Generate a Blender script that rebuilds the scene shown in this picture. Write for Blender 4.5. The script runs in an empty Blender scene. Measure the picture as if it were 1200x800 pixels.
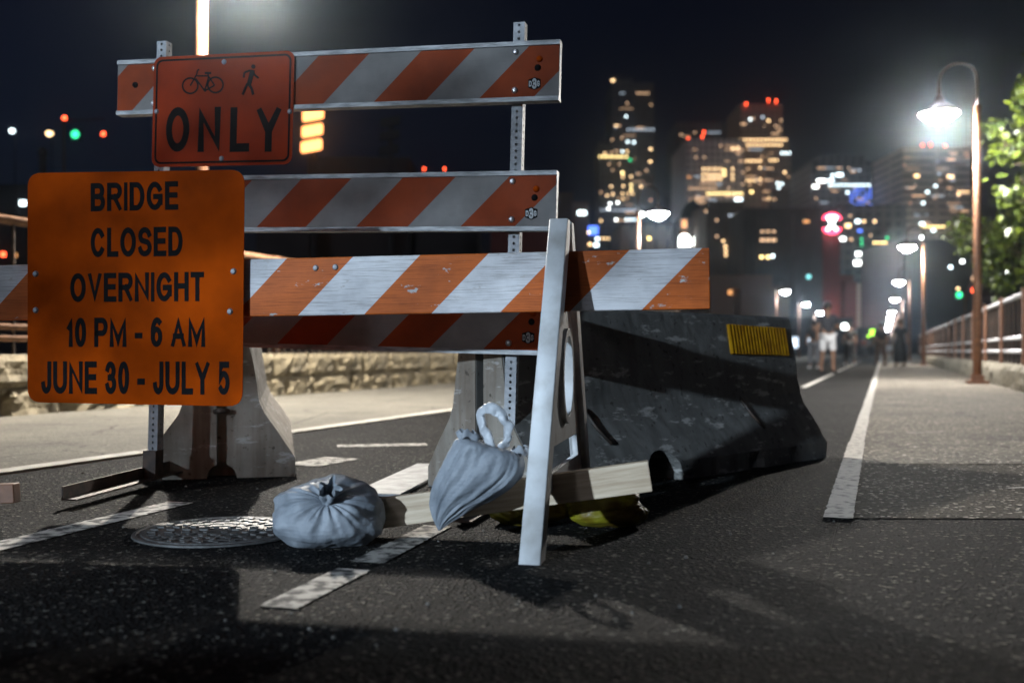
import bpy, bmesh, math, random
from mathutils import Vector, Matrix, noise
random.seed(7)
R = math.radians
SC = bpy.context.scene
COL = SC.collection

# ------------------------------------------------------------------ camera
CAM_H = 0.57
F = 1167.0                       # focal length in pixels of a 1200 px wide frame (35 mm full frame)
cam = bpy.data.cameras.new('camera')
cam.sensor_width = 36.0
cam.lens = 36.0 * F / 1200.0
cam.shift_y = 11.0 / 1200.0
cam.clip_start = 0.05
cam.clip_end = 6000
cam.dof.use_dof = True
cam.dof.focus_distance = 3.5
cam.dof.aperture_fstop = 1.9
camo = bpy.data.objects.new('camera', cam)
camo.location = (0, 0, CAM_H)
camo.rotation_euler = (R(90), 0, 0)
COL.objects.link(camo)
SC.camera = camo

# ------------------------------------------------------------------ world, moonlight, exposure
W = bpy.data.worlds.new('World')
SC.world = W
W.use_nodes = True
wn = W.node_tree
bg = wn.nodes['Background']
sky = wn.nodes.new('ShaderNodeTexSky')
sky.sky_type = 'NISHITA'
sky.sun_disc = False
sky.sun_elevation = R(-2.7)
sky.sun_rotation = R(-75)
sky.ozone_density = 3.0
wn.links.new(sky.outputs[0], bg.inputs[0])
bg.inputs[1].default_value = 0.08
moon = bpy.data.lights.new('sun', 'SUN')
moon.energy = 0.22
moon.angle = R(5)
moon.color = (0.80, 0.86, 1.0)
mo = bpy.data.objects.new('sun', moon)
mo.rotation_euler = (R(58), 0, R(-28))
COL.objects.link(mo)

SC.view_settings.view_transform = 'Standard'
SC.view_settings.look = 'None'
SC.view_settings.exposure = 0.0
SC.view_settings.gamma = 1.0
SC.view_settings.use_curve_mapping = False
cy = SC.cycles
cy.use_denoising = True
cy.max_bounces = 5
cy.diffuse_bounces = 2
cy.glossy_bounces = 2
cy.volume_bounces = 0
cy.transparent_max_bounces = 6
cy.sample_clamp_indirect = 3.0
cy.caustics_reflective = False
cy.caustics_refractive = False

LAMP_W = 900.0          # every lamp along the bridge
FLOOD_W = 27000.0       # the tall flood lamp on the approach behind the camera

# ------------------------------------------------------------------ helpers
AX = R(20.4)             # the bridge runs 20 degrees to the right of the view
SA, CA = math.sin(AX), math.cos(AX)
def B(u, v, z=0.0):      # along the bridge, across it (right +), up
    return Vector((u * SA + v * CA, u * CA - v * SA, z))
def P(px, py, d):        # point seen at a pixel of the 1200x800 photograph at depth d
    return Vector(((px - 600) / F * d, d, CAM_H + (411 - py) / F * d))
def on_plane(M, px, py, y0=0.0):   # where the ray through a pixel meets local y = y0 of a frame
    Mi = M.inverted()
    o = Mi @ Vector((0, 0, CAM_H))
    t = Mi @ P(px, py, 1.0)
    dd = t - o
    k = (y0 - o.y) / dd.y
    q = o + dd * k
    return q.x, q.z

def tag(o, label=None, cat=None, group=None, kind=None):
    if label: o['label'] = label
    if cat: o['category'] = cat
    if group: o['group'] = group
    if kind: o['kind'] = kind
    return o
def empty(name, loc=(0, 0, 0), rot=(0, 0, 0)):
    o = bpy.data.objects.new(name, None)
    o.empty_display_size = 0.1
    o.location = loc
    o.rotation_euler = rot
    COL.objects.link(o)
    return o
def link(name, me, mat=None, parent=None, loc=None):
    o = bpy.data.objects.new(name, me)
    COL.objects.link(o)
    if mat is not None and not me.materials:
        me.materials.append(mat)
    if parent is not None:
        o.parent = parent
    if loc is not None:
        o.location = loc
    return o
def kids(o):
    return [c for c in bpy.data.objects if c.parent == o]
def copy_tree(o, parent=None):
    c = o.copy()
    COL.objects.link(c)
    c.parent = parent
    for ch in kids(o):
        copy_tree(ch, c)
    return c

class G:
    """collects geometry for one mesh"""
    def __init__(s): s.v = []; s.f = []
    def add(s, vs, fs):
        n = len(s.v)
        s.v += [tuple(p) for p in vs]
        s.f += [tuple(i + n for i in f) for f in fs]
        return s
    def box(s, x0, x1, y0, y1, z0, z1, M=None):
        vs = [Vector((x, y, z)) for z in (z0, z1) for y in (y0, y1) for x in (x0, x1)]
        if M is not None: vs = [M @ p for p in vs]
        return s.add(vs, [(0, 2, 3, 1), (4, 5, 7, 6), (0, 1, 5, 4), (2, 6, 7, 3), (0, 4, 6, 2), (1, 3, 7, 5)])
    def tube(s, path, rad, n=10, caps=True, flat=1.0):
        path = [Vector(p) for p in path]
        if not isinstance(rad, (list, tuple)): rad = [rad] * len(path)
        rings = []
        up = None
        for i, p in enumerate(path):
            a = path[max(i - 1, 0)]; b = path[min(i + 1, len(path) - 1)]
            t = (b - a).normalized()
            if up is None:
                up = Vector((0, 0, 1)) if abs(t.z) < 0.9 else Vector((0, 1, 0))
            e1 = (up - t * up.dot(t)).normalized()
            e2 = t.cross(e1)
            up = e1
            rings.append([p + (e1 * math.cos(2 * math.pi * k / n) + e2 * math.sin(2 * math.pi * k / n) * flat) * rad[i] for k in range(n)])
        vs = [q for r in rings for q in r]
        fs = []
        for i in range(len(path) - 1):
            for k in range(n):
                k2 = (k + 1) % n
                fs.append((i * n + k, i * n + k2, (i + 1) * n + k2, (i + 1) * n + k))
        if caps:
            fs.append(tuple(range(n))[::-1])
            fs.append(tuple((len(path) - 1) * n + k for k in range(n)))
        return s.add(vs, fs)
    def lathe(s, prof, n=20, c=(0, 0, 0)):
        vs = []
        for r, z in prof:
            for k in range(n):
                a = 2 * math.pi * k / n
                vs.append((c[0] + r * math.cos(a), c[1] + r * math.sin(a), c[2] + z))
        fs = []
        for i in range(len(prof) - 1):
            for k in range(n):
                k2 = (k + 1) % n
                fs.append((i * n + k, i * n + k2, (i + 1) * n + k2, (i + 1) * n + k))
        return s.add(vs, fs)
    def mesh(s, name):
        me = bpy.data.meshes.new(name)
        me.from_pydata(s.v, [], s.f)
        bm = bmesh.new(); bm.from_mesh(me)
        bmesh.ops.recalc_face_normals(bm, faces=bm.faces)
        bm.to_mesh(me); bm.free()
        me.update()
        return me
    def build(s, name, mat, parent=None, smooth=False, bevel=0.0, loc=None):
        me = s.mesh(name)
        if smooth:
            me.polygons.foreach_set('use_smooth', [True] * len(me.polygons))
        o = link(name, me, mat, parent, loc)
        if bevel:
            m = o.modifiers.new('bevel', 'BEVEL'); m.width = bevel; m.segments = 2; m.limit_method = 'ANGLE'
        return o

def plate(pts, y0, y1):
    n = len(pts); g = G()
    g.add([(x, y0, z) for x, z in pts] + [(x, y1, z) for x, z in pts],
          [tuple(range(n)), tuple(range(n, 2 * n))] + [(i, (i + 1) % n, n + (i + 1) % n, n + i) for i in range(n)])
    return g

# ------------------------------------------------------------------ materials
def new_mat(name):
    m = bpy.data.materials.new(name); m.use_nodes = True
    nt = m.node_tree
    return m, nt, nt.nodes['Principled BSDF']
def N(nt, t, **kw):
    n = nt.nodes.new(t)
    for k, v in kw.items():
        if k.startswith('i_'):
            key = k[2:]
            key = int(key) if key.isdigit() else key.replace('_', ' ')
            n.inputs[key].default_value = v
        else:
            setattr(n, k, v)
    return n
def c4(c): return (c[0], c[1], c[2], 1.0)
def ramp(nt, src, stops):
    r = nt.nodes.new('ShaderNodeValToRGB')
    while len(r.color_ramp.elements) > len(stops): r.color_ramp.elements.remove(r.color_ramp.elements[-1])
    while len(r.color_ramp.elements) < len(stops): r.color_ramp.elements.new(1.0)
    for e, (p, c) in zip(r.color_ramp.elements, stops):
        e.position = p; e.color = c4(c) if len(c) == 3 else c
    nt.links.new(src, r.inputs[0])
    return r.outputs[0]
def mixc(nt, fac, a, b, mode='MIX'):
    m = nt.nodes.new('ShaderNodeMix'); m.data_type = 'RGBA'; m.blend_type = mode
    for sock, val in ((m.inputs[0], fac), (m.inputs[6], a), (m.inputs[7], b)):
        if hasattr(val, 'links') or isinstance(val, bpy.types.NodeSocket): nt.links.new(val, sock)
        elif isinstance(val, (int, float)): sock.default_value = val
        else: sock.default_value = c4(val)
    return m.outputs[2]
def coords(nt, kind='Object', scale=(1, 1, 1), rot=(0, 0, 0)):
    tc = nt.nodes.new('ShaderNodeTexCoord')
    mp = nt.nodes.new('ShaderNodeMapping')
    mp.inputs['Scale'].default_value = scale
    mp.inputs['Rotation'].default_value = rot
    nt.links.new(tc.outputs[kind], mp.inputs[0])
    return mp.outputs[0]
def noise_tex(nt, vec, scale, detail=5, rough=0.55):
    n = N(nt, 'ShaderNodeTexNoise', i_Scale=scale, i_Detail=detail, i_Roughness=rough)
    nt.links.new(vec, n.inputs['Vector'])
    return n.outputs[0]
def bump(nt, bsdf, h, strength, dist):
    b = N(nt, 'ShaderNodeBump', i_Strength=strength, i_Distance=dist)
    nt.links.new(h, b.inputs['Height'])
    nt.links.new(b.outputs[0], bsdf.inputs['Normal'])
def pm(name, c1, c2=None, scale=6.0, rough=0.6, metal=0.0, bs=0.0, bscale=40.0, bd=0.004, spec=0.5, stretch=(1, 1, 1), lo=0.35, hi=0.65):
    m, nt, b = new_mat(name)
    b.inputs['Roughness'].default_value = rough
    b.inputs['Metallic'].default_value = metal
    b.inputs['Specular IOR Level'].default_value = spec
    vec = coords(nt, 'Object', stretch)
    if c2 is None:
        c2 = tuple(x * 0.75 for x in c1)
    col = ramp(nt, noise_tex(nt, vec, scale, 6), [(lo, c1), (hi, c2)])
    nt.links.new(col, b.inputs['Base Color'])
    if bs:
        bump(nt, b, noise_tex(nt, vec, bscale, 4), bs, bd)
    return m
def em(name, c, s):
    m, nt, b = new_mat(name)
    b.inputs['Base Color'].default_value = (0.02, 0.02, 0.02, 1)
    b.inputs['Emission Color'].default_value = c4(c)
    b.inputs['Emission Strength'].default_value = s
    return m

def asphalt(name, dark, mid, light, grain=130.0, bstr=0.9, patch=0.5, rough=0.62):
    m, nt, b = new_mat(name)
    vec = coords(nt, 'Object')
    vo = N(nt, 'ShaderNodeTexVoronoi', i_Scale=grain); nt.links.new(vec, vo.inputs['Vector'])
    sep = N(nt, 'ShaderNodeSeparateColor'); nt.links.new(vo.outputs['Color'], sep.inputs[0])
    stone = ramp(nt, sep.outputs[0], [(0.0, dark), (0.55, mid), (0.91, mid), (0.985, light)])
    big = ramp(nt, noise_tex(nt, vec, 1.3, 6, 0.65), [(0.3, (patch, patch, patch)), (0.7, (1.25, 1.22, 1.18))])
    col = mixc(nt, 1.0, stone, big, 'MULTIPLY')
    cr = N(nt, 'ShaderNodeTexVoronoi', i_Scale=0.9, feature='DISTANCE_TO_EDGE')
    wv = noise_tex(nt, vec, 4.0, 4)
    add = N(nt, 'ShaderNodeVectorMath', operation='MULTIPLY_ADD')
    nt.links.new(wv, add.inputs[0]); add.inputs[1].default_value = (0.35, 0.35, 0.35); nt.links.new(vec, add.inputs[2])
    nt.links.new(add.outputs[0], cr.inputs['Vector'])
    crack = ramp(nt, cr.outputs['Distance'], [(0.0, (0.35, 0.35, 0.35)), (0.012, (1, 1, 1))])
    col = mixc(nt, 1.0, col, crack, 'MULTIPLY')
    nt.links.new(col, b.inputs['Base Color'])
    b.inputs['Roughness'].default_value = rough
    b.inputs['Specular IOR Level'].default_value = 0.09
    hm = N(nt, 'ShaderNodeMath', operation='ADD')
    nt.links.new(vo.outputs['Distance'], hm.inputs[0])
    nt.links.new(noise_tex(nt, vec, 45, 4), hm.inputs[1])
    bump(nt, b, hm.outputs[0], bstr, 0.012)
    return m
def sheeting(name, phase, white=(0.21, 0.205, 0.20), orange=(0.24, 0.034, 0.002), period=0.431, worn=0.0, rough=0.65):
    """diagonal orange and white stripes, printed"""
    m, nt, b = new_mat(name)
    tc = nt.nodes.new('ShaderNodeTexCoord')
    sp = N(nt, 'ShaderNodeSeparateXYZ'); nt.links.new(tc.outputs['Object'], sp.inputs[0])
    d = N(nt, 'ShaderNodeMath', operation='SUBTRACT'); nt.links.new(sp.outputs[0], d.inputs[0]); nt.links.new(sp.outputs[2], d.inputs[1])
    d2 = N(nt, 'ShaderNodeMath', operation='SUBTRACT'); nt.links.new(d.outputs[0], d2.inputs[0]); d2.inputs[1].default_value = phase
    d3 = N(nt, 'ShaderNodeMath', operation='DIVIDE'); nt.links.new(d2.outputs[0], d3.inputs[0]); d3.inputs[1].default_value = period
    d4 = N(nt, 'ShaderNodeMath', operation='FLOORED_MODULO'); nt.links.new(d3.outputs[0], d4.inputs[0]); d4.inputs[1].default_value = 1.0
    st = N(nt, 'ShaderNodeMath', operation='LESS_THAN'); nt.links.new(d4.outputs[0], st.inputs[0]); st.inputs[1].default_value = 0.5
    col = mixc(nt, st.outputs[0], white, orange)
    vec = coords(nt, 'Object')
    grime = ramp(nt, noise_tex(nt, vec, 5.0, 6), [(0.28, (0.62, 0.62, 0.64)), (0.62, (1.05, 1.05, 1.05))])
    col = mixc(nt, 1.0, col, grime, 'MULTIPLY')
    v2 = coords(nt, 'Object', (3, 30, 120))
    scr = ramp(nt, noise_tex(nt, v2, 3.0, 6, 0.7), [(0.30 + 0.05 * worn, (0.45, 0.42, 0.40)), (0.42 + 0.08 * worn, (1, 1, 1))])
    col = mixc(nt, 0.35 + 0.45 * worn, col, mixc(nt, 1.0, col, scr, 'MULTIPLY'))
    if worn:
        ch = ramp(nt, noise_tex(nt, coords(nt, 'Object', (4, 10, 9)), 4.0, 8, 0.7), [(0.62, (0, 0, 0)), (0.65, (1, 1, 1))])
        col = mixc(nt, ch, col, (0.42, 0.40, 0.39))
    nt.links.new(col, b.inputs['Base Color'])
    b.inputs['Roughness'].default_value = rough
    b.inputs['Specular IOR Level'].default_value = 0.2
    bump(nt, b, noise_tex(nt, vec, 12, 4), 0.25, 0.01)
    return m
def facade(name, wall, pane, sx, sz, row=0.5, mortar=0.18, rough=0.7):
    """far facade: rows of unlit panes too small to tell apart"""
    m, nt, b = new_mat(name)
    tc = nt.nodes.new('ShaderNodeTexCoord')
    sp = N(nt, 'ShaderNodeSeparateXYZ'); nt.links.new(tc.outputs['Object'], sp.inputs[0])
    ad = N(nt, 'ShaderNodeMath', operation='ADD'); nt.links.new(sp.outputs[0], ad.inputs[0]); nt.links.new(sp.outputs[1], ad.inputs[1])
    cb = N(nt, 'ShaderNodeCombineXYZ'); nt.links.new(ad.outputs[0], cb.inputs[0]); nt.links.new(sp.outputs[2], cb.inputs[1])
    br = N(nt, 'ShaderNodeTexBrick', offset=0.0)
    nt.links.new(cb.outputs[0], br.inputs['Vector'])
    br.inputs['Color1'].default_value = c4(pane)
    br.inputs['Color2'].default_value = c4(tuple(x * 1.6 for x in pane))
    br.inputs['Mortar'].default_value = c4(wall)
    br.inputs['Scale'].default_value = 1.0
    br.inputs['Brick Width'].default_value = sx
    br.inputs['Row Height'].default_value = sz
    br.inputs['Mortar Size'].default_value = mortar * sz
    br.inputs['Mortar Smooth'].default_value = 0.0
    nt.links.new(br.outputs['Color'], b.inputs['Base Color'])
    b.inputs['Roughness'].default_value = rough
    return m

M = {}
M['asphalt'] = asphalt('asphalt', (0.002, 0.002, 0.0022), (0.012, 0.012, 0.0127), (0.16, 0.155, 0.14), 100, 1.0, 0.4, 0.8)
M['path'] = asphalt('aggregate_path', (0.045, 0.041, 0.035), (0.19, 0.173, 0.147), (0.75, 0.70, 0.62), 70, 1.0, 0.6, 0.75)
M['patch'] = asphalt('shadow_band_aggregate', (0.022, 0.02, 0.018), (0.09, 0.083, 0.072), (0.60, 0.56, 0.50), 85, 0.9, 0.5, 0.85)  # dark aggregate tone standing in for a cast shadow
M['walk'] = asphalt('concrete_walk', (0.095, 0.089, 0.077), (0.125, 0.117, 0.10), (0.17, 0.16, 0.14), 60, 0.35, 0.8, 0.8)
M['paint'] = pm('road_paint', (0.44, 0.42, 0.39), (0.13, 0.125, 0.12), 26, 0.8, bs=0.6, bscale=120, lo=0.50, hi=0.66)
M['paint_old'] = pm('worn_road_paint', (0.42, 0.40, 0.37), (0.03, 0.03, 0.03), 20, 0.85, bs=0.8, bscale=110, lo=0.44, hi=0.58)
M['kerb'] = pm('pale_kerb', (0.42, 0.40, 0.36), (0.28, 0.26, 0.23), 9, 0.8, bs=0.4)
M['grit'] = pm('grit', (0.16, 0.15, 0.135), (0.05, 0.05, 0.048), 40, 0.85)
M['ground'] = pm('dark_ground', (0.03, 0.035, 0.028), (0.05, 0.05, 0.045), 0.3, 0.9)
M['alu'] = pm('aluminium', (0.34, 0.35, 0.36), (0.16, 0.165, 0.17), 14, 0.5, 0.35, bs=0.25, bscale=60, spec=0.3, stretch=(1, 1, 6))
M['galv'] = pm('galvanised_steel', (0.30, 0.31, 0.33), (0.2, 0.21, 0.225), 30, 0.55, 0.3, bs=0.1, bscale=90, spec=0.3)
M['steel_dark'] = pm('dirty_dark_steel', (0.035, 0.03, 0.028), (0.09, 0.06, 0.045), 20, 0.6, 0.4, bs=0.3)
M['bolt'] = pm('zinc_bolt', (0.7, 0.7, 0.72), (0.5, 0.5, 0.52), 60, 0.3, 0.8)
M['sign_orange'] = pm('orange_sign_face', (0.40, 0.056, 0.001), (0.24, 0.034, 0.001), 5, 0.85, bs=0.10, bscale=9, spec=0.04)
M['sign_red'] = pm('faded_red_orange_face', (0.30, 0.034, 0.007), (0.22, 0.026, 0.007), 5, 0.75, bs=0.08, bscale=9, spec=0.08)
M['black'] = pm('black_print', (0.008, 0.008, 0.009), (0.012, 0.011, 0.011), 20, 0.9, spec=0.05)
M['sign_back'] = pm('bare_aluminium_back', (0.4, 0.4, 0.42), (0.3, 0.3, 0.32), 20, 0.45, 0.6)
M['white_plastic'] = pm('dirty_white_plastic', (0.66, 0.68, 0.70), (0.36, 0.35, 0.33), 7, 0.55, bs=0.3, bscale=30, lo=0.45, hi=0.78)
M['pine'] = pm('pine_board', (0.62, 0.51, 0.38), (0.42, 0.32, 0.22), 5, 0.65, bs=0.3, bscale=30, stretch=(1, 14, 14))
M['board_white'] = pm('painted_board', (0.30, 0.305, 0.315), (0.15, 0.15, 0.15), 12, 0.6, bs=0.3)
M['yellow_bag'] = pm('yellow_vinyl', (0.20, 0.19, 0.010), (0.10, 0.055, 0.004), 9, 0.5, bs=0.3, bscale=25)
M['rust'] = pm('rust_brown_paint', (0.17, 0.070, 0.030), (0.09, 0.038, 0.018), 14, 0.5, 0.1, bs=0.25)
M['rust_pale'] = pm('pale_rust_paint', (0.26, 0.13, 0.065), (0.15, 0.075, 0.04), 14, 0.55, 0.05, bs=0.2)
M['rail_steel'] = pm('worn_pipe_steel', (0.80, 0.80, 0.82), (0.62, 0.61, 0.62), 10, 0.3, 0.2)
M['stone'] = pm('limestone', (0.27, 0.22, 0.135), (0.09, 0.075, 0.048), 3.2, 0.85, bs=0.9, bscale=12, bd=0.03)
M['stone_grey'] = pm('grey_stone', (0.30, 0.27, 0.21), (0.17, 0.155, 0.125), 3.2, 0.85, bs=0.9, bscale=12, bd=0.03)
M['leaf'] = pm('leaf', (0.075, 0.10, 0.010), (0.012, 0.024, 0.006), 4.5, 0.4)
M['bark'] = pm('bark', (0.09, 0.065, 0.045), (0.05, 0.036, 0.026), 12, 0.9, bs=0.8)
M['shade'] = pm('lamp_shade_enamel', (0.05, 0.035, 0.03), (0.035, 0.025, 0.02), 10, 0.5)
M['bulb'] = em('lamp_glow', (1.0, 0.97, 0.93), 480)
M['bulb_cool'] = em('lamp_glow_cool', (0.86, 0.95, 1.0), 200)
M['iron'] = pm('cast_iron', (0.10, 0.10, 0.10), (0.045, 0.044, 0.043), 18, 0.58, 0.1, bs=0.7, bscale=90)
M['amber'] = None

def concrete_mat(name, c1, c2, dirt):
    m, nt, b = new_mat(name)
    vec = coords(nt, 'Object')
    col = ramp(nt, noise_tex(nt, vec, 3.5, 8, 0.65), [(0.3, c2), (0.66, c1)])
    st = ramp(nt, noise_tex(nt, coords(nt, 'Object', (9, 9, 0.7)), 1.6, 5), [(0.40, dirt), (0.60, (1, 1, 1))])
    col = mixc(nt, 0.5, col, mixc(nt, 1.0, col, st, 'MULTIPLY'))
    pits = ramp(nt, noise_tex(nt, vec, 34, 3), [(0.30, (0.35, 0.33, 0.3)), (0.38, (1, 1, 1))])
    col = mixc(nt, 1.0, col, pits, 'MULTIPLY')
    sc = ramp(nt, noise_tex(nt, coords(nt, 'Object', (2.2, 2.2, 9), (0.2, 0.5, 0.4)), 2.2, 8, 0.7), [(0.57, (0, 0, 0)), (0.63, (0.8, 0.8, 0.8))])
    col = mixc(nt, sc, col, (0.40, 0.39, 0.37))
    nt.links.new(col, b.inputs['Base Color'])
    b.inputs['Roughness'].default_value = 0.82
    bump(nt, b, noise_tex(nt, vec, 18, 6, 0.6), 0.3, 0.008)
    return m
M['conc'] = concrete_mat('weathered_concrete', (0.30, 0.27, 0.23), (0.17, 0.15, 0.125), (0.35, 0.24, 0.17))
M['conc_shaded'] = concrete_mat('shade_toned_concrete', (0.16, 0.158, 0.15), (0.10, 0.098, 0.094), (0.5, 0.48, 0.46))  # darker tone stands in for shade on the diagonal barrier's long side
def amber_mat():
    m, nt, b = new_mat('amber_reflector')
    vec = coords(nt, 'Object')
    col = ramp(nt, noise_tex(nt, vec, 14, 5), [(0.35, (0.46, 0.24, 0.006)), (0.65, (0.26, 0.11, 0.004))])
    nt.links.new(col, b.inputs['Base Color'])
    b.inputs['Roughness'].default_value = 0.3
    return m
M['amber'] = amber_mat()
def bag_mat():
    m, nt, b = new_mat('woven_poly_bag')
    vec = coords(nt, 'Object')
    col = ramp(nt, noise_tex(nt, vec, 9, 6), [(0.3, (0.15, 0.172, 0.20)), (0.7, (0.30, 0.33, 0.37))])
    nt.links.new(col, b.inputs['Base Color'])
    b.inputs['Roughness'].default_value = 0.62
    wv = N(nt, 'ShaderNodeTexWave', i_Scale=28.0, i_Distortion=1.5, bands_direction='Z')
    nt.links.new(vec, wv.inputs['Vector'])
    hm = N(nt, 'ShaderNodeMath', operation='MULTIPLY_ADD'); hm.inputs[1].default_value = 0.05
    nt.links.new(wv.outputs[1], hm.inputs[0]); nt.links.new(noise_tex(nt, vec, 22, 5), hm.inputs[2])
    bump(nt, b, hm.outputs[0], 0.5, 0.012)
    return m
M['bag'] = bag_mat()

# ------------------------------------------------------------------ the setting
def strip(name, u0, u1, v0, v1, z, mat, kind='structure', th=0.0, lab=None):
    g = G()
    a, b_, c, d = B(u0, v0, z), B(u1, v0, z), B(u1, v1, z), B(u0, v1, z)
    if th:
        lo = [Vector((p.x, p.y, z - th)) for p in (a, b_, c, d)]
        g.add([a, b_, c, d] + lo, [(0, 1, 2, 3), (4, 7, 6, 5), (0, 4, 5, 1), (1, 5, 6, 2), (2, 6, 7, 3), (3, 7, 4, 0)])
    else:
        g.add([a, b_, c, d], [(0, 1, 2, 3)])
    o = g.build(name, mat)
    if kind: o['kind'] = kind
    return o
g = G(); g.add([(-1300, -200, -0.06), (1300, -200, -0.06), (1300, 1000, -0.06), (-1300, 1000, -0.06)], [(0, 1, 2, 3)])
tag(g.build('ground', M['ground']), kind='structure')
strip('road', -60, 330, -3.9, -0.14, 0.0, M['asphalt'])
def poly(name, pts, z, mat):
    g = G(); g.add([(p[0], p[1], z) for p in pts], [tuple(range(len(pts)))])
    o = g.build(name, mat); o['kind'] = 'structure'; return o
def at_y(v, y):          # point on the line v = const that lies at depth y
    u = (y + v * SA) / CA
    return B(u, v)
poly('footpath', (at_y(-0.139, 4.97), B(330, -0.139), B(330, 2.2), at_y(2.2, 4.99)), 0.007, M['path'])
poly('path_shadow_band', (at_y(-0.139, 3.38), at_y(-0.139, 5.2), at_y(2.2, 5.2), at_y(2.2, 3.36)), 0.0035, M['patch'])  # shadow across the footpath, painted as a darker band
poly('approach_pavement', (B(-60, -0.139), at_y(-0.139, 3.6), at_y(2.2, 3.6), B(-60, 2.2)), 0.0, M['asphalt'])
strip('sidewalk', -60, 330, -7.6, -3.9, 0.010, M['walk'], th=0.05)
# kerb edge of the raised walk: single stones
kerb = empty('kerb'); kerb['kind'] = 'structure'
km = G().box(0, 1.47, -0.06, 0.06, -0.05, 0.014).mesh('kerb_stone')
for i in range(24):
    o = link('kerb_stone', km, M['kerb'], kerb, B(-6 + i * 1.5, -3.84, 0))
    o.rotation_euler = (0, 0, math.pi / 2 - AX)
# painted lines (their edges wander a little)
def line(name, pts, w, z, mat, seed=0):
    g = G(); vs = []
    n = 60
    a, b_ = Vector(pts[0]), Vector(pts[1])
    t = (b_ - a).normalized(); s = Vector((t.y, -t.x, 0))
    for i in range(n + 1):
        p = a.lerp(b_, i / n)
        j = noise.noise(Vector((i * 0.9, seed, 0))) * 0.008
        k = noise.noise(Vector((i * 0.9, seed + 7, 0))) * 0.008
        vs += [p + s * (w / 2 + j) + Vector((0, 0, z)), p - s * (w / 2 + k) + Vector((0, 0, z))]
    g.add(vs, [(2 * i, 2 * i + 1, 2 * i + 3, 2 * i + 2) for i in range(n)])
    o = g.build(name, mat); o['kind'] = 'structure'
    return o
def gp(px, py):   # ground point under a pixel
    d = CAM_H * F / (py - 411.0)
    return Vector(((px - 600) / F * d, d, 0))
line('lane_line', (gp(982, 610), gp(1004, 520)), 0.095, 0.011, M['paint'], 1)
line('lane_line', (gp(1004, 520), B(60, -0.12)), 0.085, 0.010, M['paint'], 2)
line('lane_line', (gp(325, 713), gp(415, 668)), 0.095, 0.004, M['paint_old'], 3)
line('lane_line', (gp(430, 660), gp(513, 617)), 0.095, 0.004, M['paint_old'], 4)
line('lane_line', (gp(-60, 655), gp(212, 589)), 0.11, 0.004, M['paint_old'], 5)
line('lane_line', (gp(395, 523), gp(500, 521)), 0.16, 0.004, M['paint_old'], 6)
line('lane_line', (gp(350, 546), gp(402, 537)), 0.22, 0.004, M['paint_old'], 8)
line('lane_line', (gp(1062, 509), gp(1108, 507)), 0.03, 0.011, M['paint'], 9)
line('lane_line', (gp(1180, 574), gp(1230, 572)), 0.02, 0.009, M['paint'], 10)
line('lane_line', (B(16, -1.15), B(60, -1.15)), 0.10, 0.005, M['paint'], 11)

# ------------------------------------------------------------------ stone parapet walls and railings
def rock(name, l, h, t, seed):
    bm = bmesh.new()
    bmesh.ops.create_grid(bm, x_segments=1, y_segments=1, size=0.5)
    bm.free()
    g = G(); nx, nz = 9, 5
    vs = []
    for j in range(nz + 1):
        for i in range(nx + 1):
            x = l * i / nx; z = h * j / nz
            edge = 0.0 if i in (0, nx) or j in (0, nz) else 1.0
            y = -0.06 * edge * (0.4 + 1.6 * abs(noise.noise(Vector((x * 8 + seed * 9, z * 9, seed)))))
            vs.append((x, y, z))
    fs = []
    for j in range(nz):
        for i in range(nx):
            a = j * (nx + 1) + i
            fs.append((a, a + 1, a + nx + 2, a + nx + 1))
    n = len(vs)
    vs += [(0, t, 0), (l, t, 0), (l, t, h), (0, t, h)]
    bot = list(range(nx + 1)); top = [nz * (nx + 1) + i for i in range(nx + 1)]
    lef = [j * (nx + 1) for j in range(nz + 1)]; rig = [j * (nx + 1) + nx for j in range(nz + 1)]
    fs += [tuple(bot[::-1] + [n, n + 1][::1])[:0] or tuple(bot + [n + 1, n]), tuple(top + [n + 2, n + 3]),
           tuple(lef + [n + 3, n]), tuple(rig + [n + 2, n + 1]), (n, n + 1, n + 2, n + 3)]
    g.add(vs, fs)
    me = g.mesh(name)
    return me
def wall(name, label, u0, u1, v, side, courses, mat, capmat, cat='wall'):
    root = tag(empty(name, B(u0, v, 0), (0, 0, math.pi / 2 - AX)), label, cat)
    meshes = {}
    z = -0.05
    for ci, h in enumerate(courses):
        u = -0.35 * ci; k = 0
        while u < u1 - u0:
            l = random.choice((0.5, 0.65, 0.8, 1.0))
            key = (l, h, random.randint(0, 2))
            if key not in meshes:
                meshes[key] = rock('stone', l - 0.012, h - 0.012, 0.38, hash(key) % 97)
            o = link('stone', meshes[key], mat, root, (u, 0, z))
            if side < 0:                       # faces right, towards -local y
                o.location = (u, 0, z)
            else:
                o.location = (u + l, 0, z); o.rotation_euler = (0, 0, math.pi)
            u += l; k += 1
        z += h
    gap = G().box(-0.3, u1 - u0, min(0.03, 0.03 * 1) if side < 0 else -0.36, 0.36 if side < 0 else -0.03, -0.05, z - 0.01)
    gap.build('mortar', capmat, root)
    return root, z
# left wall: local +x runs along the bridge, its seen face looks to -y (right)
wl, zl = wall('parapet_wall', 'rough limestone parapet along the left walk behind the closed sign', 1.0, 44.0, -7.05, -1, (0.30, 0.30), M['stone'], M['stone_grey'])
wr, zr = wall('parapet_wall', 'low grey stone wall under the pipe railing beside the lamp posts', 10.0, 48.0, 1.82, 1, (0.42,), M['stone_grey'], M['stone_grey'])

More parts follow.
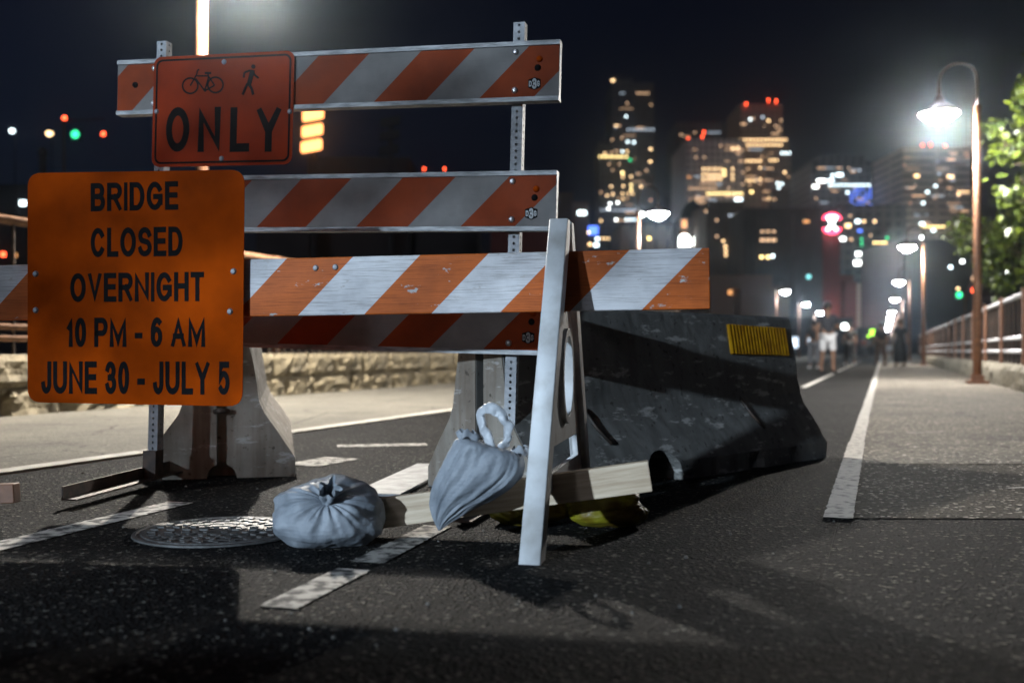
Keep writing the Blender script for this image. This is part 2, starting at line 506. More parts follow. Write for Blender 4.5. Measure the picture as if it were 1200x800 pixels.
def railing(label, u0, u1, v, zb, ztop, zmid, zlow, bal_step, post_step, group=None, pipe='rail_steel'):
    root = tag(empty('railing', B(u0, v, 0), (0, 0, math.pi / 2 - AX)), label, 'railing', group)
    L = u1 - u0
    for nm, z, r in (('top_rail', ztop, 0.042), ('middle_rail', zmid, 0.03), ('bottom_rail', zlow, 0.03)):
        G().tube([(0, 0, z), (L, 0, z)], r, 8).build(nm, M[pipe], root, True)
    pmh = G().box(-0.06, 0.06, 0.045, 0.085, zb, ztop + 0.06).mesh('post')
    bmh = G().tube([(0, 0, zb), (0, 0, ztop)], 0.016, 6).mesh('baluster')
    n = 0
    x = 0.3
    while x < L:
        link('post', pmh, M['rust'], root, (x, 0, 0)); x += post_step
    x = 0.1
    while x < L and n < 295:
        link('baluster', bmh, M['steel_dark'], root, (x, 0, 0)); x += bal_step; n += 1
    return root
railing('steel pipe railing with rust brown posts on the low stone wall', 10.0, 60.0, 1.98, zr - 0.02, 1.42, 0.77, 0.56, 0.55, 2.9)
railing('tall railing of brown balusters on the limestone parapet behind the barricade', 1.0, 40.0, -7.2, zl - 0.03, 1.72, 0.78, 0.68, 0.17, 2.4, None, 'rust_pale')

# ------------------------------------------------------------------ street lamps
def lamp_meshes():
    d = {}
    d['base_plate'] = (G().box(-0.17, 0.17, -0.17, 0.17, 0.0, 0.06).box(-0.10, 0.10, -0.10, 0.10, 0.06, 0.16).mesh('base_plate'), M['rust'])
    d['pole'] = (G().tube([(0, 0, 0.1), (0, 0, 2.5), (0, 0, 4.75)], [0.075, 0.066, 0.056], 12).mesh('pole'), M['rust'])
    arc = [(0, 0, 4.6), (0, 0, 5.2)] + [(0.3 - 0.3 * math.cos(R(a)), 0, 5.2 + 0.3 * math.sin(R(a))) for a in range(20, 181, 20)] + [(0.6, 0, 4.95)]
    d['arm'] = (G().tube(arc, 0.026, 8).mesh('arm'), M['shade'])  # dark enamel stands in for the arm being unlit above the lamp
    d['lamp_shade'] = (G().lathe([(0.03, 0.34), (0.07, 0.30), (0.09, 0.22), (0.22, 0.13), (0.345, 0.03), (0.35, 0.0), (0.33, 0.012), (0.18, 0.09), (0.05, 0.16)], 24, (0.6, 0, 4.65)).mesh('lamp_shade'), M['shade'])
    d['bulb'] = (G().lathe([(0.001, -0.17), (0.10, -0.155), (0.20, -0.10), (0.27, -0.04), (0.31, 0.0), (0.30, 0.008), (0.001, 0.016)], 20, (0.6, 0, 4.65)).mesh('bulb'), M['bulb'])
    return d
LM = lamp_meshes()
LMC = dict(LM); LMC['bulb'] = (LM['bulb'][0].copy(), M['bulb_cool'])
for me in LM.values():
    for p in me[0].polygons: p.use_smooth = me[0].name not in ('base_plate',)
def lamp(u, v, left, label, power=LAMP_W, cool=False, color=(1.0, 0.90, 0.76), group='street lamps lining the bridge', dh=0.0, beam=168):
    root = tag(empty('street_lamp', B(u, v, 0.010 if left else 0.003), (0, 0, -AX if left else math.pi - AX)), label, 'street lamp', group)
    for k, (me, mt) in (LMC if cool else LM).items():
        link(k, me, mt, root)
    li = bpy.data.lights.new('lamp_light', 'SPOT' if beam < 100 else 'POINT')
    li.energy = power; li.shadow_soft_size = 0.05; li.color = color
    lo = bpy.data.objects.new('lamp_light', li); COL.objects.link(lo); lo.parent = root
    lo.location = (0.6, 0, 4.42)
    return root
WARM = (1.0, 0.88, 0.70); COOLC = (0.86, 0.94, 1.0); NEUT = (1.0, 0.95, 0.88)
l1_ = lamp(8.9, -6.88, True, 'tall lamp post rising behind the top striped rail and the red sign', 3500, False, (1.0, 0.93, 0.82))
l1_.scale = (1, 1, 1.01)
lamp(29.4, -6.88, True, 'brown lamp with white light above the striped board, before the arched windows', 480, True, COOLC)
lamp(71.0, -6.88, True, 'lamp just past the concrete barrier, first beyond the amber reflector', 480, True, COOLC)
lamp(91.0, -6.88, True, 'lamp just behind the walker in white shorts', 480, True, COOLC)
lamp(112.0, -6.88, True, 'far lamp whose light shows beside the shoulder of the walker in white shorts', 480, True, COOLC)
lamp(18.7, 1.52, False, 'tall rust brown lamp with glaring head beside the tree', 2100, False, NEUT)
lamp(42.2, 1.52, False, 'slim lamp with yellowish light, second one along the pipe railing', 1100, False, WARM)
far_labels = ['lamp with white light, third along the pipe railing', 'lamp with white light, fourth along the pipe railing',
              'fifth lamp in the row along the pipe railing', 'sixth lamp in the row along the pipe railing',
              'seventh lamp in the row along the pipe railing', 'eighth lamp in the row along the pipe railing',
              'ninth lamp in the row along the pipe railing', 'last lamp in the row along the pipe railing']
for i, u in enumerate((63.6, 85.0, 112, 130, 148, 166, 184, 205)):
    lamp(u, 1.52, False, far_labels[i], 330, True, COOLC)
# the lamp on the approach, behind the camera, with a shielded flood head turned to the barricade
fl_ = lamp(-17.0, -6.88, True, 'strong flood lamp on the approach lighting the front of the barricade', FLOOD_W, True, (0.66, 0.83, 1.0), beam=30)
for o in kids(fl_):
    if o.type == 'LIGHT':
        o.data.spot_size = R(30); o.data.spot_blend = 0.5; o.data.shadow_soft_size = 0.22
        src = B(-17.0, -6.28, 4.45); dv = Vector((-0.1, 3.6, 0.8)) - src
        o.matrix_parent_inverse = Matrix.Identity(4)
        rw = dv.to_track_quat('-Z', 'Y').to_matrix().to_4x4()
        o.rotation_euler = (Matrix.Rotation(AX, 4, 'Z') @ rw).to_euler()

# ------------------------------------------------------------------ concrete barriers
PROF = [(-0.32, 0.0), (-0.32, 0.085), (-0.255, 0.19), (-0.185, 0.29), (-0.165, 0.34), (-0.14, 0.5), (-0.10, 0.74), (-0.085, 0.755),
        (0.085, 0.755), (0.10, 0.74), (0.14, 0.5), (0.165, 0.34), (0.185, 0.29), (0.255, 0.19), (0.32, 0.085), (0.32, 0.0)]
def barrier(label, M4, length, mat, seed, notches, group):
    """local: x across, y along (end face at y=0), z up"""
    # densify profile
    pr = []
    for (a, b_) in zip(PROF[:-1], PROF[1:]):
        n = max(1, int(math.dist(a, b_) / 0.035))
        for i in range(n): pr.append((a[0] + (b_[0] - a[0]) * i / n, a[1] + (b_[1] - a[1]) * i / n))
    pr.append(PROF[-1])
    for i in range(1, 14): pr.append((0.32 - 0.64 * i / 14, 0.0))
    ny = int(length / 0.035); m = len(pr)
    g = G(); vs = []
    for j in range(ny + 1):
        y = length * j / ny
        for (x, z) in pr:
            q = Vector((x * 7 + seed, y * 7, z * 7))
            dsp = 0.0035 * noise.noise(q) + 0.002 * noise.noise(q * 4)
            corner = math.exp(-((z - 0.03) / 0.04) ** 2) if abs(x) > 0.28 else 0
            chip = max(0, noise.noise(Vector((y * 5.5 + seed * 3, x * 3, seed))) - 0.25) * 0.12 * corner * (1 - math.exp(-((length - y) / 0.35) ** 2))
            ends = math.exp(-min(y, length - y) / 0.02) * max(0, noise.noise(q * 1.7 + Vector((3, 1, 0))) - 0.15) * 0.012
            k = 1 - (chip + ends) / max(abs(x), 0.06) + dsp / max(abs(x), 0.1)
            zz = z + chip * 0.15 if z < 0.02 else z
            vs.append((x * k, y, zz))
    fs = []
    for j in range(ny):
        for i in range(m):
            i2 = (i + 1) % m
            fs.append((j * m + i, j * m + i2, (j + 1) * m + i2, (j + 1) * m + i))
    fs.append(tuple(range(m))); fs.append(tuple(ny * m + i for i in range(m)))
    g.add(vs, fs)
    me = g.mesh('body')
    tmp = bpy.data.objects.new('tmp', me); COL.objects.link(tmp)
    cg = G()
    cutters = []
    for nb in notches:
        cg = G()
        if nb[0] == 'cyl':   # half-round slot through the foot, across
            _, y, r = nb
            cg.tube([(-0.6, y, 0.0), (0.6, y, 0.0)], r, 24)
        elif nb[0] == 'endslot':
            _, yy = nb
            cg.box(-0.022, 0.022, yy - 0.05, yy + 0.05, -0.1, 0.72)
        elif nb[0] == 'endarch':
            _, yy = nb
            cg.tube([(0.0, yy - 0.10, 0.0), (0.0, yy + 0.10, 0.0)], 0.065, 20)
        c = bpy.data.objects.new('cut', cg.mesh('cut')); COL.objects.link(c); cutters.append(c)
        b = tmp.modifiers.new('b', 'BOOLEAN'); b.object = c; b.operation = 'DIFFERENCE'; b.solver = 'EXACT'
    dg = bpy.context.evaluated_depsgraph_get()
    me2 = bpy.data.meshes.new_from_object(tmp.evaluated_get(dg))
    for c in cutters + [tmp]: bpy.data.objects.remove(c)
    root = tag(empty('concrete_barrier'), label, 'barrier', group)
    root.matrix_world = M4
    me2.materials.clear()
    body = link('body', me2, mat, root)
    return root
BG = 'concrete road barriers'
# end-on barrier behind the big sign; it runs back along the line of sight
M1 = Matrix.Translation((-1.30, 4.46, 0)) @ Matrix.Rotation(R(13), 4, 'Z')
b1 = barrier('pale stained concrete barrier seen end on behind the closed sign', M1, 2.4, M['conc'], 3, [('endslot', 0.0), ('endarch', 0.0), ('cyl', 1.2, 0.07)], BG)
G().tube([(-0.03, -0.02, 0.30), (0.0, -0.045, 0.305), (0.03, -0.02, 0.30)], 0.012, 8).build('lifting_loop', M['steel_dark'], b1, True)
# two unseen barriers added behind the viewpoint to shade the nearest asphalt
for bx_, lab in ((-2.55, 'unseen concrete barrier added behind the viewpoint to shade the road'), (-5.2, 'second unseen concrete barrier added behind the viewpoint to shade the road')):
    barrier(lab, Matrix.Translation((bx_, -0.86, 0)) @ Matrix.Rotation(R(-90), 4, 'Z'), 2.6, M['conc'], 5 + bx_, [], BG)
# diagonal barrier: near right foot corner at C0, axis 45 degrees to the right
C0 = Vector((0.10, 3.74, 0)); axd = Vector((0.707, 0.707, 0)); sid = Vector((0.707, -0.707, 0))
org = C0 - sid * 0.32
M2 = Matrix.Translation(org) @ Matrix.Rotation(R(-45), 4, 'Z')
b2 = barrier('shade-toned concrete barrier with an amber reflector standing across the lane', M2, 2.24, M['conc_shaded'], 8, [('cyl', 0.79, 0.14), ('endslot', 0.0)], BG)
# diagonal barrier's end: brighter light painted as paler concrete, in halves beside the keyway
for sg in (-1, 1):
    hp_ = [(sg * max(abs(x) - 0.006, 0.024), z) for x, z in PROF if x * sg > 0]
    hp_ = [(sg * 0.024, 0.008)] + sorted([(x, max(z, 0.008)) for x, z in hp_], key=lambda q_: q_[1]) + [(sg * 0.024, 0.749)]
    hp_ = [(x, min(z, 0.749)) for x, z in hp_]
    plate(hp_, -0.006, 0.004).build('lit_end_face', M['conc'], b2)
# amber ribbed reflector on the upper right face
fx, fz0, fz1 = 0.0, 0.50, 0.74
ux = Vector((0.10 - 0.14, 0, 0.74 - 0.5)).normalized(); nx_ = Vector((ux.z, 0, -ux.x))
gref = G()
y0r, y1r, nr = 1.60, 2.17, 19
vs = []
for i in range(nr * 4 + 1):
    y = y0r + (y1r - y0r) * i / (nr * 4)
    off = 0.008 + (0.006 if (i % 4) in (1, 2) else 0.0)
    sag = -0.035 * (i / (nr * 4)) + 0.004 * math.sin(i * 1.7)
    for s in (0.055 + sag * 0.3, 0.205 + sag * 0.3):
        p = Vector((0.14, 0, 0.5)) + ux * s + nx_ * off
        vs.append((p.x, y, p.z))
    for s in (0.205 + sag * 0.3, 0.055 + sag * 0.3):
        p = Vector((0.14, 0, 0.5)) + ux * s + nx_ * (-0.004)
        vs.append((p.x, y, p.z))
fs = []
n4 = nr * 4
for i in range(n4):
    for k in range(4):
        k2 = (k + 1) % 4
        fs.append((i * 4 + k, i * 4 + k2, (i + 1) * 4 + k2, (i + 1) * 4 + k))
fs += [(0, 1, 2, 3), (n4 * 4, n4 * 4 + 1, n4 * 4 + 2, n4 * 4 + 3)]
gref.add(vs, fs)
tag(gref.build('reflector_panel', M['amber'], b2), 'ribbed amber reflector panel')
# diagonal rebar loops of the face
for y in (0.42, 1.62):
    G().tube([(0.175, y, 0.33), (0.225, y + 0.03, 0.25), (0.265, y + 0.08, 0.185)], 0.008, 6).build('lifting_loop', M['steel_dark'], b2, True)

# ------------------------------------------------------------------ three rail barricade
ROLL = R(1.45); YAW = -math.atan2(0.44, 1.84)
bar = tag(empty('barricade', (-0.777, 4.0, 0.0), (0, ROLL, YAW)), 'three rail aluminium barricade on perforated steel posts', 'barricade')
MB = Matrix.Translation((-0.777, 4.0, 0.0)) @ Matrix.Rotation(YAW, 4, 'Z') @ Matrix.Rotation(ROLL, 4, 'Y')
RAILZ = [1.651, 1.160, 0.690]
# phase of the stripes, from a stripe's lower left corner seen in the photograph
PH = []
for (px, py), zc in zip(((565, 112), (543, 262), (565, 410)), RAILZ):
    x, z = on_plane(MB, px, py, -0.02)
    PH.append(x - (z - zc))
HL = 0.946
for i, zc in enumerate(RAILZ):
    g = G()
    g.box(-HL, HL, -0.018, 0.018, -0.097, 0.097)
    g.box(-HL, HL, -0.026, 0.022, 0.097, 0.114)
    g.box(-HL, HL, -0.026, 0.022, -0.114, -0.097)
    rail = g.build('rail', M['alu'], bar, loc=(0, 0, zc))
    sh = G().box(-HL + 0.002, HL - 0.002, -0.0205, -0.0175, -0.0955, 0.0955).build('reflective_sheeting', sheeting('rail_stripes', PH[i]), rail)
    bolt = G().lathe([(0.0001, 0.012), (0.006, 0.011), (0.011, 0.007), (0.013, 0.0)], 10)
    bme = bolt.mesh('bolt')
    for sx in (-0.77, 0.775):
        for dz in (-0.07, 0.075):
            o = link('bolt', bme, M['bolt'], rail, (sx, -0.0205, dz)); o.rotation_euler = (R(90), 0, 0)
    for (dx, dz, mt) in ((0.862, 0.012, 'black'), (0.868, 0.045, 'sign_orange')):
        o = link('grommet', bme.copy(), None, rail, (dx, -0.0205, dz)); o.data.materials.clear(); o.data.materials.append(M[mt]); o.rotation_euler = (R(90), 0, 0)
    if i == 0:
        o = link('grommet', bme.copy(), None, rail, (-0.86, -0.0205, 0.01)); o.data.materials.clear(); o.data.materials.append(M['black']); o.rotation_euler = (R(90), 0, 0)

# ---- lettering: strokes of flat print facing -y
def arc(cx, cy, rx, ry, a0, a1, n=12):
    return [(cx + rx * math.cos(R(a0 + (a1 - a0) * k / n)), cy + ry * math.sin(R(a0 + (a1 - a0) * k / n))) for k in range(n + 1)]
GL = {   # glyph: width, strokes on a unit box (x of the centre line 0..1, y 0..1)
 'B': (.66, [[(.62, .53), (0, .53), (0, 0), (.62, 0)] + arc(.62, .265, .38, .265, -90, 90)[1:], [(0, .53), (0, 1), (.58, 1)] + arc(.58, .765, .34, .235, 90, -90)[1:]]),
 'R': (.68, [[(0, 0), (0, 1), (.6, 1)] + arc(.6, .745, .4, .255, 90, -90)[1:] + [(0, .49)], [(.5, .49), (1, 0)]]),
 'I': (.155, [[(.5, 0), (.5, 1)]]), 'D': (.68, [[(0, 0), (0, 1), (.45, 1)] + arc(.45, .5, .55, .5, 90, -90)[1:] + [(0, 0)]]),
 'G': (.74, [arc(.5, .5, .5, .5, 38, 322, 26) + [(.97, .2), (.97, .47), (.55, .47)]]), 'E': (.60, [[(1, 0), (0, 0), (0, 1), (.97, 1)], [(0, .52), (.9, .52)]]),
 'C': (.70, [arc(.5, .5, .5, .5, 40, 320, 26)]), 'L': (.54, [[(0, 1), (0, 0), (1, 0)]]), 'O': (.75, [arc(.5, .5, .5, .5, 90, 450, 32)]),
 'S': (.66, [arc(.5, .75, .46, .25, 15, 230, 14) + arc(.5, .26, .5, .26, 60, -165, 16)]), 'V': (.68, [[(0, 1), (.5, 0), (1, 1)]]),
 'N': (.68, [[(0, 0), (0, 1), (1, 0), (1, 1)]]), 'H': (.68, [[(0, 0), (0, 1)], [(1, 0), (1, 1)], [(0, .53), (1, .53)]]), 'T': (.62, [[(0, 1), (1, 1)], [(.5, 1), (.5, 0)]]),
 '1': (.32, [[(0, .72), (.9, .99), (.9, 0)]]), '0': (.53, [arc(.5, .5, .5, .5, 90, 450, 32)]), 'P': (.64, [[(0, 0), (0, 1), (.62, 1)] + arc(.62, .73, .38, .27, 90, -90)[1:] + [(0, .46)]]),
 'M': (.80, [[(0, 0), (0, 1), (.5, .08), (1, 1), (1, 0)]]), '-': (.36, [[(0, .36), (1, .36)]]), '6': (.54, [arc(.5, .31, .5, .31, 165, 525, 28), arc(.58, .5, .58, .5, 60, 190, 14)]),
 'A': (.72, [[(0, 0), (.5, 1), (1, 0)], [(.2, .33), (.8, .33)]]), 'J': (.50, [[(1, 1), (1, .28)] + arc(.5, .28, .5, .28, 0, -170, 14)[1:]]), 'U': (.68, [[(0, 1), (0, .33)] + arc(.5, .33, .5, .33, 180, 360, 16)[1:] + [(1, 1)]]),
 '3': (.54, [arc(.48, .75, .44, .25, 160, -90, 16) + [(.36, .5)], arc(.5, .26, .5, .26, 88, -165, 18)]), 'Y': (.70, [[(0, 1), (.5, .44), (1, 1)], [(.5, .44), (.5, 0)]]),
 '5': (.54, [[(.92, 1), (.14, 1), (.06, .53)] + arc(.46, .33, .54, .33, 122, -138, 18)]), ' ': (.20, [])}
def ribbon(g, pts, w, y0, y1, sx):
    """flat printed stroke with mitred corners; sx squeezes the lettering"""
    closed = math.dist(pts[0], pts[-1]) < 1e-4
    if not closed:
        def ext(p, q_):
            l = math.dist(p, q_) or 1e-6
            return (p[0] + (p[0] - q_[0]) / l * w / 2, p[1] + (p[1] - q_[1]) / l * w / 2)
        pts = [ext(pts[0], pts[1])] + list(pts[1:-1]) + [ext(pts[-1], pts[-2])]
    if closed: pts = pts[:-1]
    n = len(pts); L = []; Rr = []
    for i, p in enumerate(pts):
        a = pts[i - 1] if (i > 0 or closed) else None
        c = pts[(i + 1) % n] if (i < n - 1 or closed) else None
        def nrm(q, r):
            l = math.dist(q, r) or 1e-6
            return (-(r[1] - q[1]) / l, (r[0] - q[0]) / l)
        if a is None: m = nrm(p, c); k = 1
        elif c is None: m = nrm(a, p); k = 1
        else:
            n1, n2 = nrm(a, p), nrm(p, c)
            m = (n1[0] + n2[0], n1[1] + n2[1]); l = math.hypot(*m) or 1e-6
            m = (m[0] / l, m[1] / l); k = min(1 / max(m[0] * n1[0] + m[1] * n1[1], .2), 2.6)
        L.append((p[0] + m[0] * w / 2 * k, p[1] + m[1] * w / 2 * k)); Rr.append((p[0] - m[0] * w / 2 * k, p[1] - m[1] * w / 2 * k))
    vs = [(x * sx, y0, z) for x, z in L] + [(x * sx, y0, z) for x, z in Rr] + [(x * sx, y1, z) for x, z in L] + [(x * sx, y1, z) for x, z in Rr]
    fs = []
    for i in range(n if closed else n - 1):
        j = (i + 1) % n
        fs += [(i, j, n + j, n + i), (2 * n + i, 3 * n + i, 3 * n + j, 2 * n + j), (i, 2 * n + i, 2 * n + j, j), (n + i, n + j, 3 * n + j, 3 * n + i)]
    if not closed: fs += [(0, n, 3 * n, 2 * n), (n - 1, 3 * n - 1, 4 * n - 1, 2 * n - 1)]
    g.add(vs, fs)
def lettering(s, x0, x1, z0, z1, parent, y, weight=0.155, mat='black', name='letter', gap=0.10):
    H = z1 - z0; t = weight
    tot = sum(GL[c][0] for c in s) + gap * (len(s) - 1)
    sx = (x1 - x0) / (tot * H)
    cur = 0.0
    for ch in s:
        w, strokes = GL[ch]
        g = G()
        for k, st in enumerate(strokes):
            pts = [((t / 2 + px_ * (w - t)) * H, (t / 2 + py_ * (1 - t)) * H) for px_, py_ in st]
            ribbon(g, pts, t * H * (1.0 if sx > .9 else 1.0), -0.0012 - 0.0001 * k, 0.0, sx)
        if strokes:
            g.v = [(min(max(a, 0.0), w * H * sx), b_, min(max(c, 0.0), H)) for a, b_, c in g.v]
            g.build(name, M[mat], parent, loc=(x0 + cur * H * sx, y, z0))
        cur += w + gap

# small maker's emblem on the rails: dark hexagon with pale D3G
for i, rail in enumerate([o for o in kids(bar) if o.name.startswith('rail')]):
    zc = rail.location.z
    cx, cz = (0.851, -0.048)
    hexa = G()
    hv = [(-0.024, -0.014), (0, -0.024), (0.024, -0.014), (0.024, 0.016), (0, 0.024), (-0.024, 0.016)]
    hexa.add([(cx + a, -0.0205, cz + b_) for a, b_ in hv] + [(cx + a, -0.0222, cz + b_) for a, b_ in hv],
             [tuple(range(6)), tuple(range(6, 12))] + [(k, (k + 1) % 6, 6 + (k + 1) % 6, 6 + k) for k in range(6)])
    hexa.build('emblem', M['black'], rail)
    lettering('D', cx - 0.021, cx - 0.010, cz - 0.011, cz + 0.011, rail, -0.0222, 0.2, 'alu', 'emblem_letter')
    lettering('3', cx - 0.009, cx + 0.009, cz - 0.020, cz + 0.020, rail, -0.0222, 0.2, 'alu', 'emblem_letter')
    lettering('G', cx + 0.010, cx + 0.021, cz - 0.011, cz + 0.011, rail, -0.0222, 0.2, 'alu', 'emblem_letter')

# ---- perforated square posts
def perf_post(h):
    g = G(); w = 0.0445; s = 0.0254; r = 0.0056; n = int(h / s)
    hw = w / 2
    for face in range(4):
        ca, sa = math.cos(face * math.pi / 2), math.sin(face * math.pi / 2)
        def T(a, y, z): return (a * ca - y * sa, a * sa + y * ca, z)
        for k in range(n):
            z0 = k * s; zc = z0 + s / 2
            outer = [(hw, zc), (hw, z0 + s), (0, z0 + s), (-hw, z0 + s), (-hw, zc), (-hw, z0), (0, z0), (hw, z0)]
            inner = [(r * math.cos(i * math.pi / 4), zc + r * math.sin(i * math.pi / 4)) for i in range(8)]
            vs = [T(a, -hw, z) for a, z in outer] + [T(a, -hw, z) for a, z in inner]
            g.add(vs, [(i, (i + 1) % 8, 8 + (i + 1) % 8, 8 + i) for i in range(8)])
    return g.mesh('post'), n * s
pmesh, ph = perf_post(1.86)
for x in (-0.77, 0.775):
    p = link('post', pmesh, M['galv'], bar, (x, 0.046, 0.0))
# angle iron skids, front to back under each post
for x in (-0.77, 0.775):
    zz = 0.012 if x < 0 else 0.03
    MZ = Matrix.Translation((x, 0.03, zz)) @ Matrix.Rotation(R(6 if x < 0 else 0), 4, 'Z')
    g = G(); g.box(-0.03, 0.03, -0.62, 0.62, 0.0, 0.006, MZ); g.box(-0.03, -0.024, -0.62, 0.62, 0.006, 0.05, MZ)
    g.box(-0.028, 0.028, -0.035, 0.035, 0.006, 0.12, MZ)
    g.build('foot', M['steel_dark'], bar)

# ------------------------------------------------------------------ road signs
def rounded(x0, x1, z0, z1, r, n=6):
    pts = []
    for cx, cz, a0 in ((x1 - r, z1 - r, 0), (x0 + r, z1 - r, 90), (x0 + r, z0 + r, 180), (x1 - r, z0 + r, 270)):
        for k in range(n + 1):
            a = R(a0 + 90 * k / n); pts.append((cx + r * math.cos(a), cz + r * math.sin(a)))
    return pts
def ring(po, pi, y0, y1):
    n = len(po); g = G()
    g.add([(x, y0, z) for x, z in po] + [(x, y0, z) for x, z in pi] + [(x, y1, z) for x, z in po] + [(x, y1, z) for x, z in pi],
          [(i, (i + 1) % n, n + (i + 1) % n, n + i) for i in range(n)] + [(2 * n + i, 2 * n + (i + 1) % n, 3 * n + (i + 1) % n, 3 * n + i) for i in range(n)]
          + [(i, (i + 1) % n, 2 * n + (i + 1) % n, 2 * n + i) for i in range(n)] + [(n + i, n + (i + 1) % n, 3 * n + (i + 1) % n, 3 * n + i) for i in range(n)])
    return g
def stroke(g, pts, w, y0, y1):
    """flat ribbon along 2-D points, like print"""
    for (a, b_) in zip(pts[:-1], pts[1:]):
        ax, az = a; bx_, bz = b_
        L = math.hypot(bx_ - ax, bz - az)
        if L < 1e-6: continue
        nx, nz = -(bz - az) / L * w / 2, (bx_ - ax) / L * w / 2
        q = [(ax + nx, az + nz), (ax - nx, az - nz), (bx_ - nx, bz - nz), (bx_ + nx, bz + nz)]
        g.add([(x, y0, z) for x, z in q] + [(x, y1, z) for x, z in q], [(0, 1, 2, 3), (4, 5, 6, 7), (0, 1, 5, 4), (1, 2, 6, 5), (2, 3, 7, 6), (3, 0, 4, 7)])
    return g

# bicycle / pedestrian ONLY sign, bolted to the top rails
YS = -0.030
x0, zt = on_plane(MB, 181, 67, YS); x1, zt2 = on_plane(MB, 345.5, 60, YS)
_, zb = on_plane(MB, 181, 196, YS); _, zb2 = on_plane(MB, 344, 193, YS)
sx0, sx1, sz0, sz1 = x0, x1, (zb + zb2) / 2, (zt + zt2) / 2
s1 = tag(empty('road_sign', MB @ Vector((0, 0, 0)), (0, ROLL, YAW)), 'small red orange sign with bicycle, pedestrian and ONLY on the top rail', 'sign')
plate(rounded(sx0, sx1, sz0, sz1, 0.035), YS - 0.003, YS).build('panel', M['sign_red'], s1)
ring(rounded(sx0 + 0.012, sx1 - 0.012, sz0 + 0.012, sz1 - 0.012, 0.028), rounded(sx0 + 0.020, sx1 - 0.020, sz0 + 0.020, sz1 - 0.020, 0.022), YS - 0.0042, YS - 0.003).build('border', M['black'], s1)
def S1(px, py): return on_plane(MB, px, py, YS)
for ch, a, b_ in (('O', 194.5, 223), ('N', 232, 259.5), ('L', 269.5, 293.5), ('Y', 300, 330.5)):
    xa, za = S1(a, 178.5); xb, zb_ = S1(b_, 125.5)
    lettering(ch, xa, xb, za, zb_, s1, YS - 0.003, 0.19)
bike = G()
def circ(px, py, rp, n=28):
    return [S1(px + rp * math.cos(2 * math.pi * k / n), py + rp * math.sin(2 * math.pi * k / n)) for k in range(n + 1)]
W_ = 0.0072
for c in ((223.5, 101), (253, 100)):
    stroke(bike, circ(c[0], c[1], 9.0), W_, YS - 0.0042, YS - 0.003)
for seg in (((223.5, 101), (231, 88), (232, 83), (234, 82)), ((230, 92.5), (240.5, 107), (245, 91)), ((231.5, 89.5), (244, 89.5)), ((240.5, 107), (252, 100.5), (245, 90)), ((240.5, 104), (241, 108))):
    stroke(bike, [S1(*p) for p in seg], W_ * 0.85, YS - 0.0043, YS - 0.003)
stroke(bike, [S1(240.5, 86.2), S1(248, 86.2)], 0.009, YS - 0.0044, YS - 0.003)
stroke(bike, [S1(245, 91), S1(244.2, 86.5)], W_ * 0.85, YS - 0.0045, YS - 0.003)
bike.build('bicycle_symbol', M['black'], s1)
ped = G()
for seg, w in ((((291.8, 101), (296.5, 82.5)), 0.020), (((290.5, 98.5), (288, 104), (284.8, 111.5)), 0.011), (((291.5, 98.5), (295.3, 104), (297.2, 111.5)), 0.011),
               (((297, 83.5), (298.5, 88), (303.5, 92)), 0.008), (((293.5, 83), (287, 85.5), (286, 91.5)), 0.008)):
    stroke(ped, [S1(*p) for p in seg], w, YS - 0.0042, YS - 0.003)
hd = [S1(297.3 + 2.4 * math.cos(2 * math.pi * k / 14), 78.6 + 2.6 * math.sin(2 * math.pi * k / 14)) for k in range(14)]
hp = plate(hd, YS - 0.0043, YS - 0.003); ped.add(hp.v, hp.f)
ped.build('pedestrian_symbol', M['black'], s1)
sb = G().lathe([(0.0001, 0.008), (0.007, 0.007), (0.011, 0.0)], 10).mesh('bolt')
for p in ((263, 73), (260, 186), (184, 131), (340, 131)):
    x, z = S1(*p)
    o = link('bolt', sb, M['galv'], s1, (x, YS - 0.003, z)); o.rotation_euler = (R(90), 0, 0)

# ------------------------------------------------------------------ white A-frame barricade with the striped board
SY = -math.atan2(0.34, 2.456)
SO = Vector((0.13, 3.2, 0))
MS = Matrix.Translation(SO) @ Matrix.Rotation(SY, 4, 'Z')
saw = tag(empty('sawhorse_barricade', SO, (0, 0, SY)), 'white plastic A-frame barricade carrying a long orange striped board', 'barricade')
def curve_mesh(splines, ext, bev=0.003):
    cu = bpy.data.curves.new('c', 'CURVE'); cu.dimensions = '2D'; cu.fill_mode = 'BOTH'
    cu.extrude = ext; cu.bevel_depth = bev; cu.bevel_resolution = 1
    for pts in splines:
        sp = cu.splines.new('POLY'); sp.points.add(len(pts) - 1); sp.use_cyclic_u = True
        for q, (a, b_) in zip(sp.points, pts): q.co = (a, b_, 0, 1)
    co = bpy.data.objects.new('c', cu); COL.objects.link(co)
    bpy.context.view_layer.update()
    me = bpy.data.meshes.new_from_object(co.evaluated_get(bpy.context.evaluated_depsgraph_get()))
    bpy.data.objects.remove(co)
    # curve plane (a, b) -> local (y=a, z=b); thickness along x
    for v in me.vertices: v.co = (v.co.z, v.co.x, v.co.y)
    me.materials.clear()
    return me
def ell(cy_, cz, ry, rz, n=28): return [(cy_ + ry * math.cos(2 * math.pi * k / n), cz + rz * math.sin(2 * math.pi * k / n)) for k in range(n)]
ZT = 0.98
outer = [(-0.545, 0.0), (-0.465, 0.0), (-0.40, 0.085), (-0.28, 0.15), (0.0, 0.175), (0.28, 0.15), (0.40, 0.085), (0.465, 0.0), (0.545, 0.0), (0.055, ZT), (-0.055, ZT)]
board_slot = [(-0.021, 0.69), (0.021, 0.69), (0.021, 0.915), (-0.021, 0.915)]
low_slot = [(-0.31, 0.205), (0.31, 0.205), (0.27, 0.285), (-0.27, 0.285)]
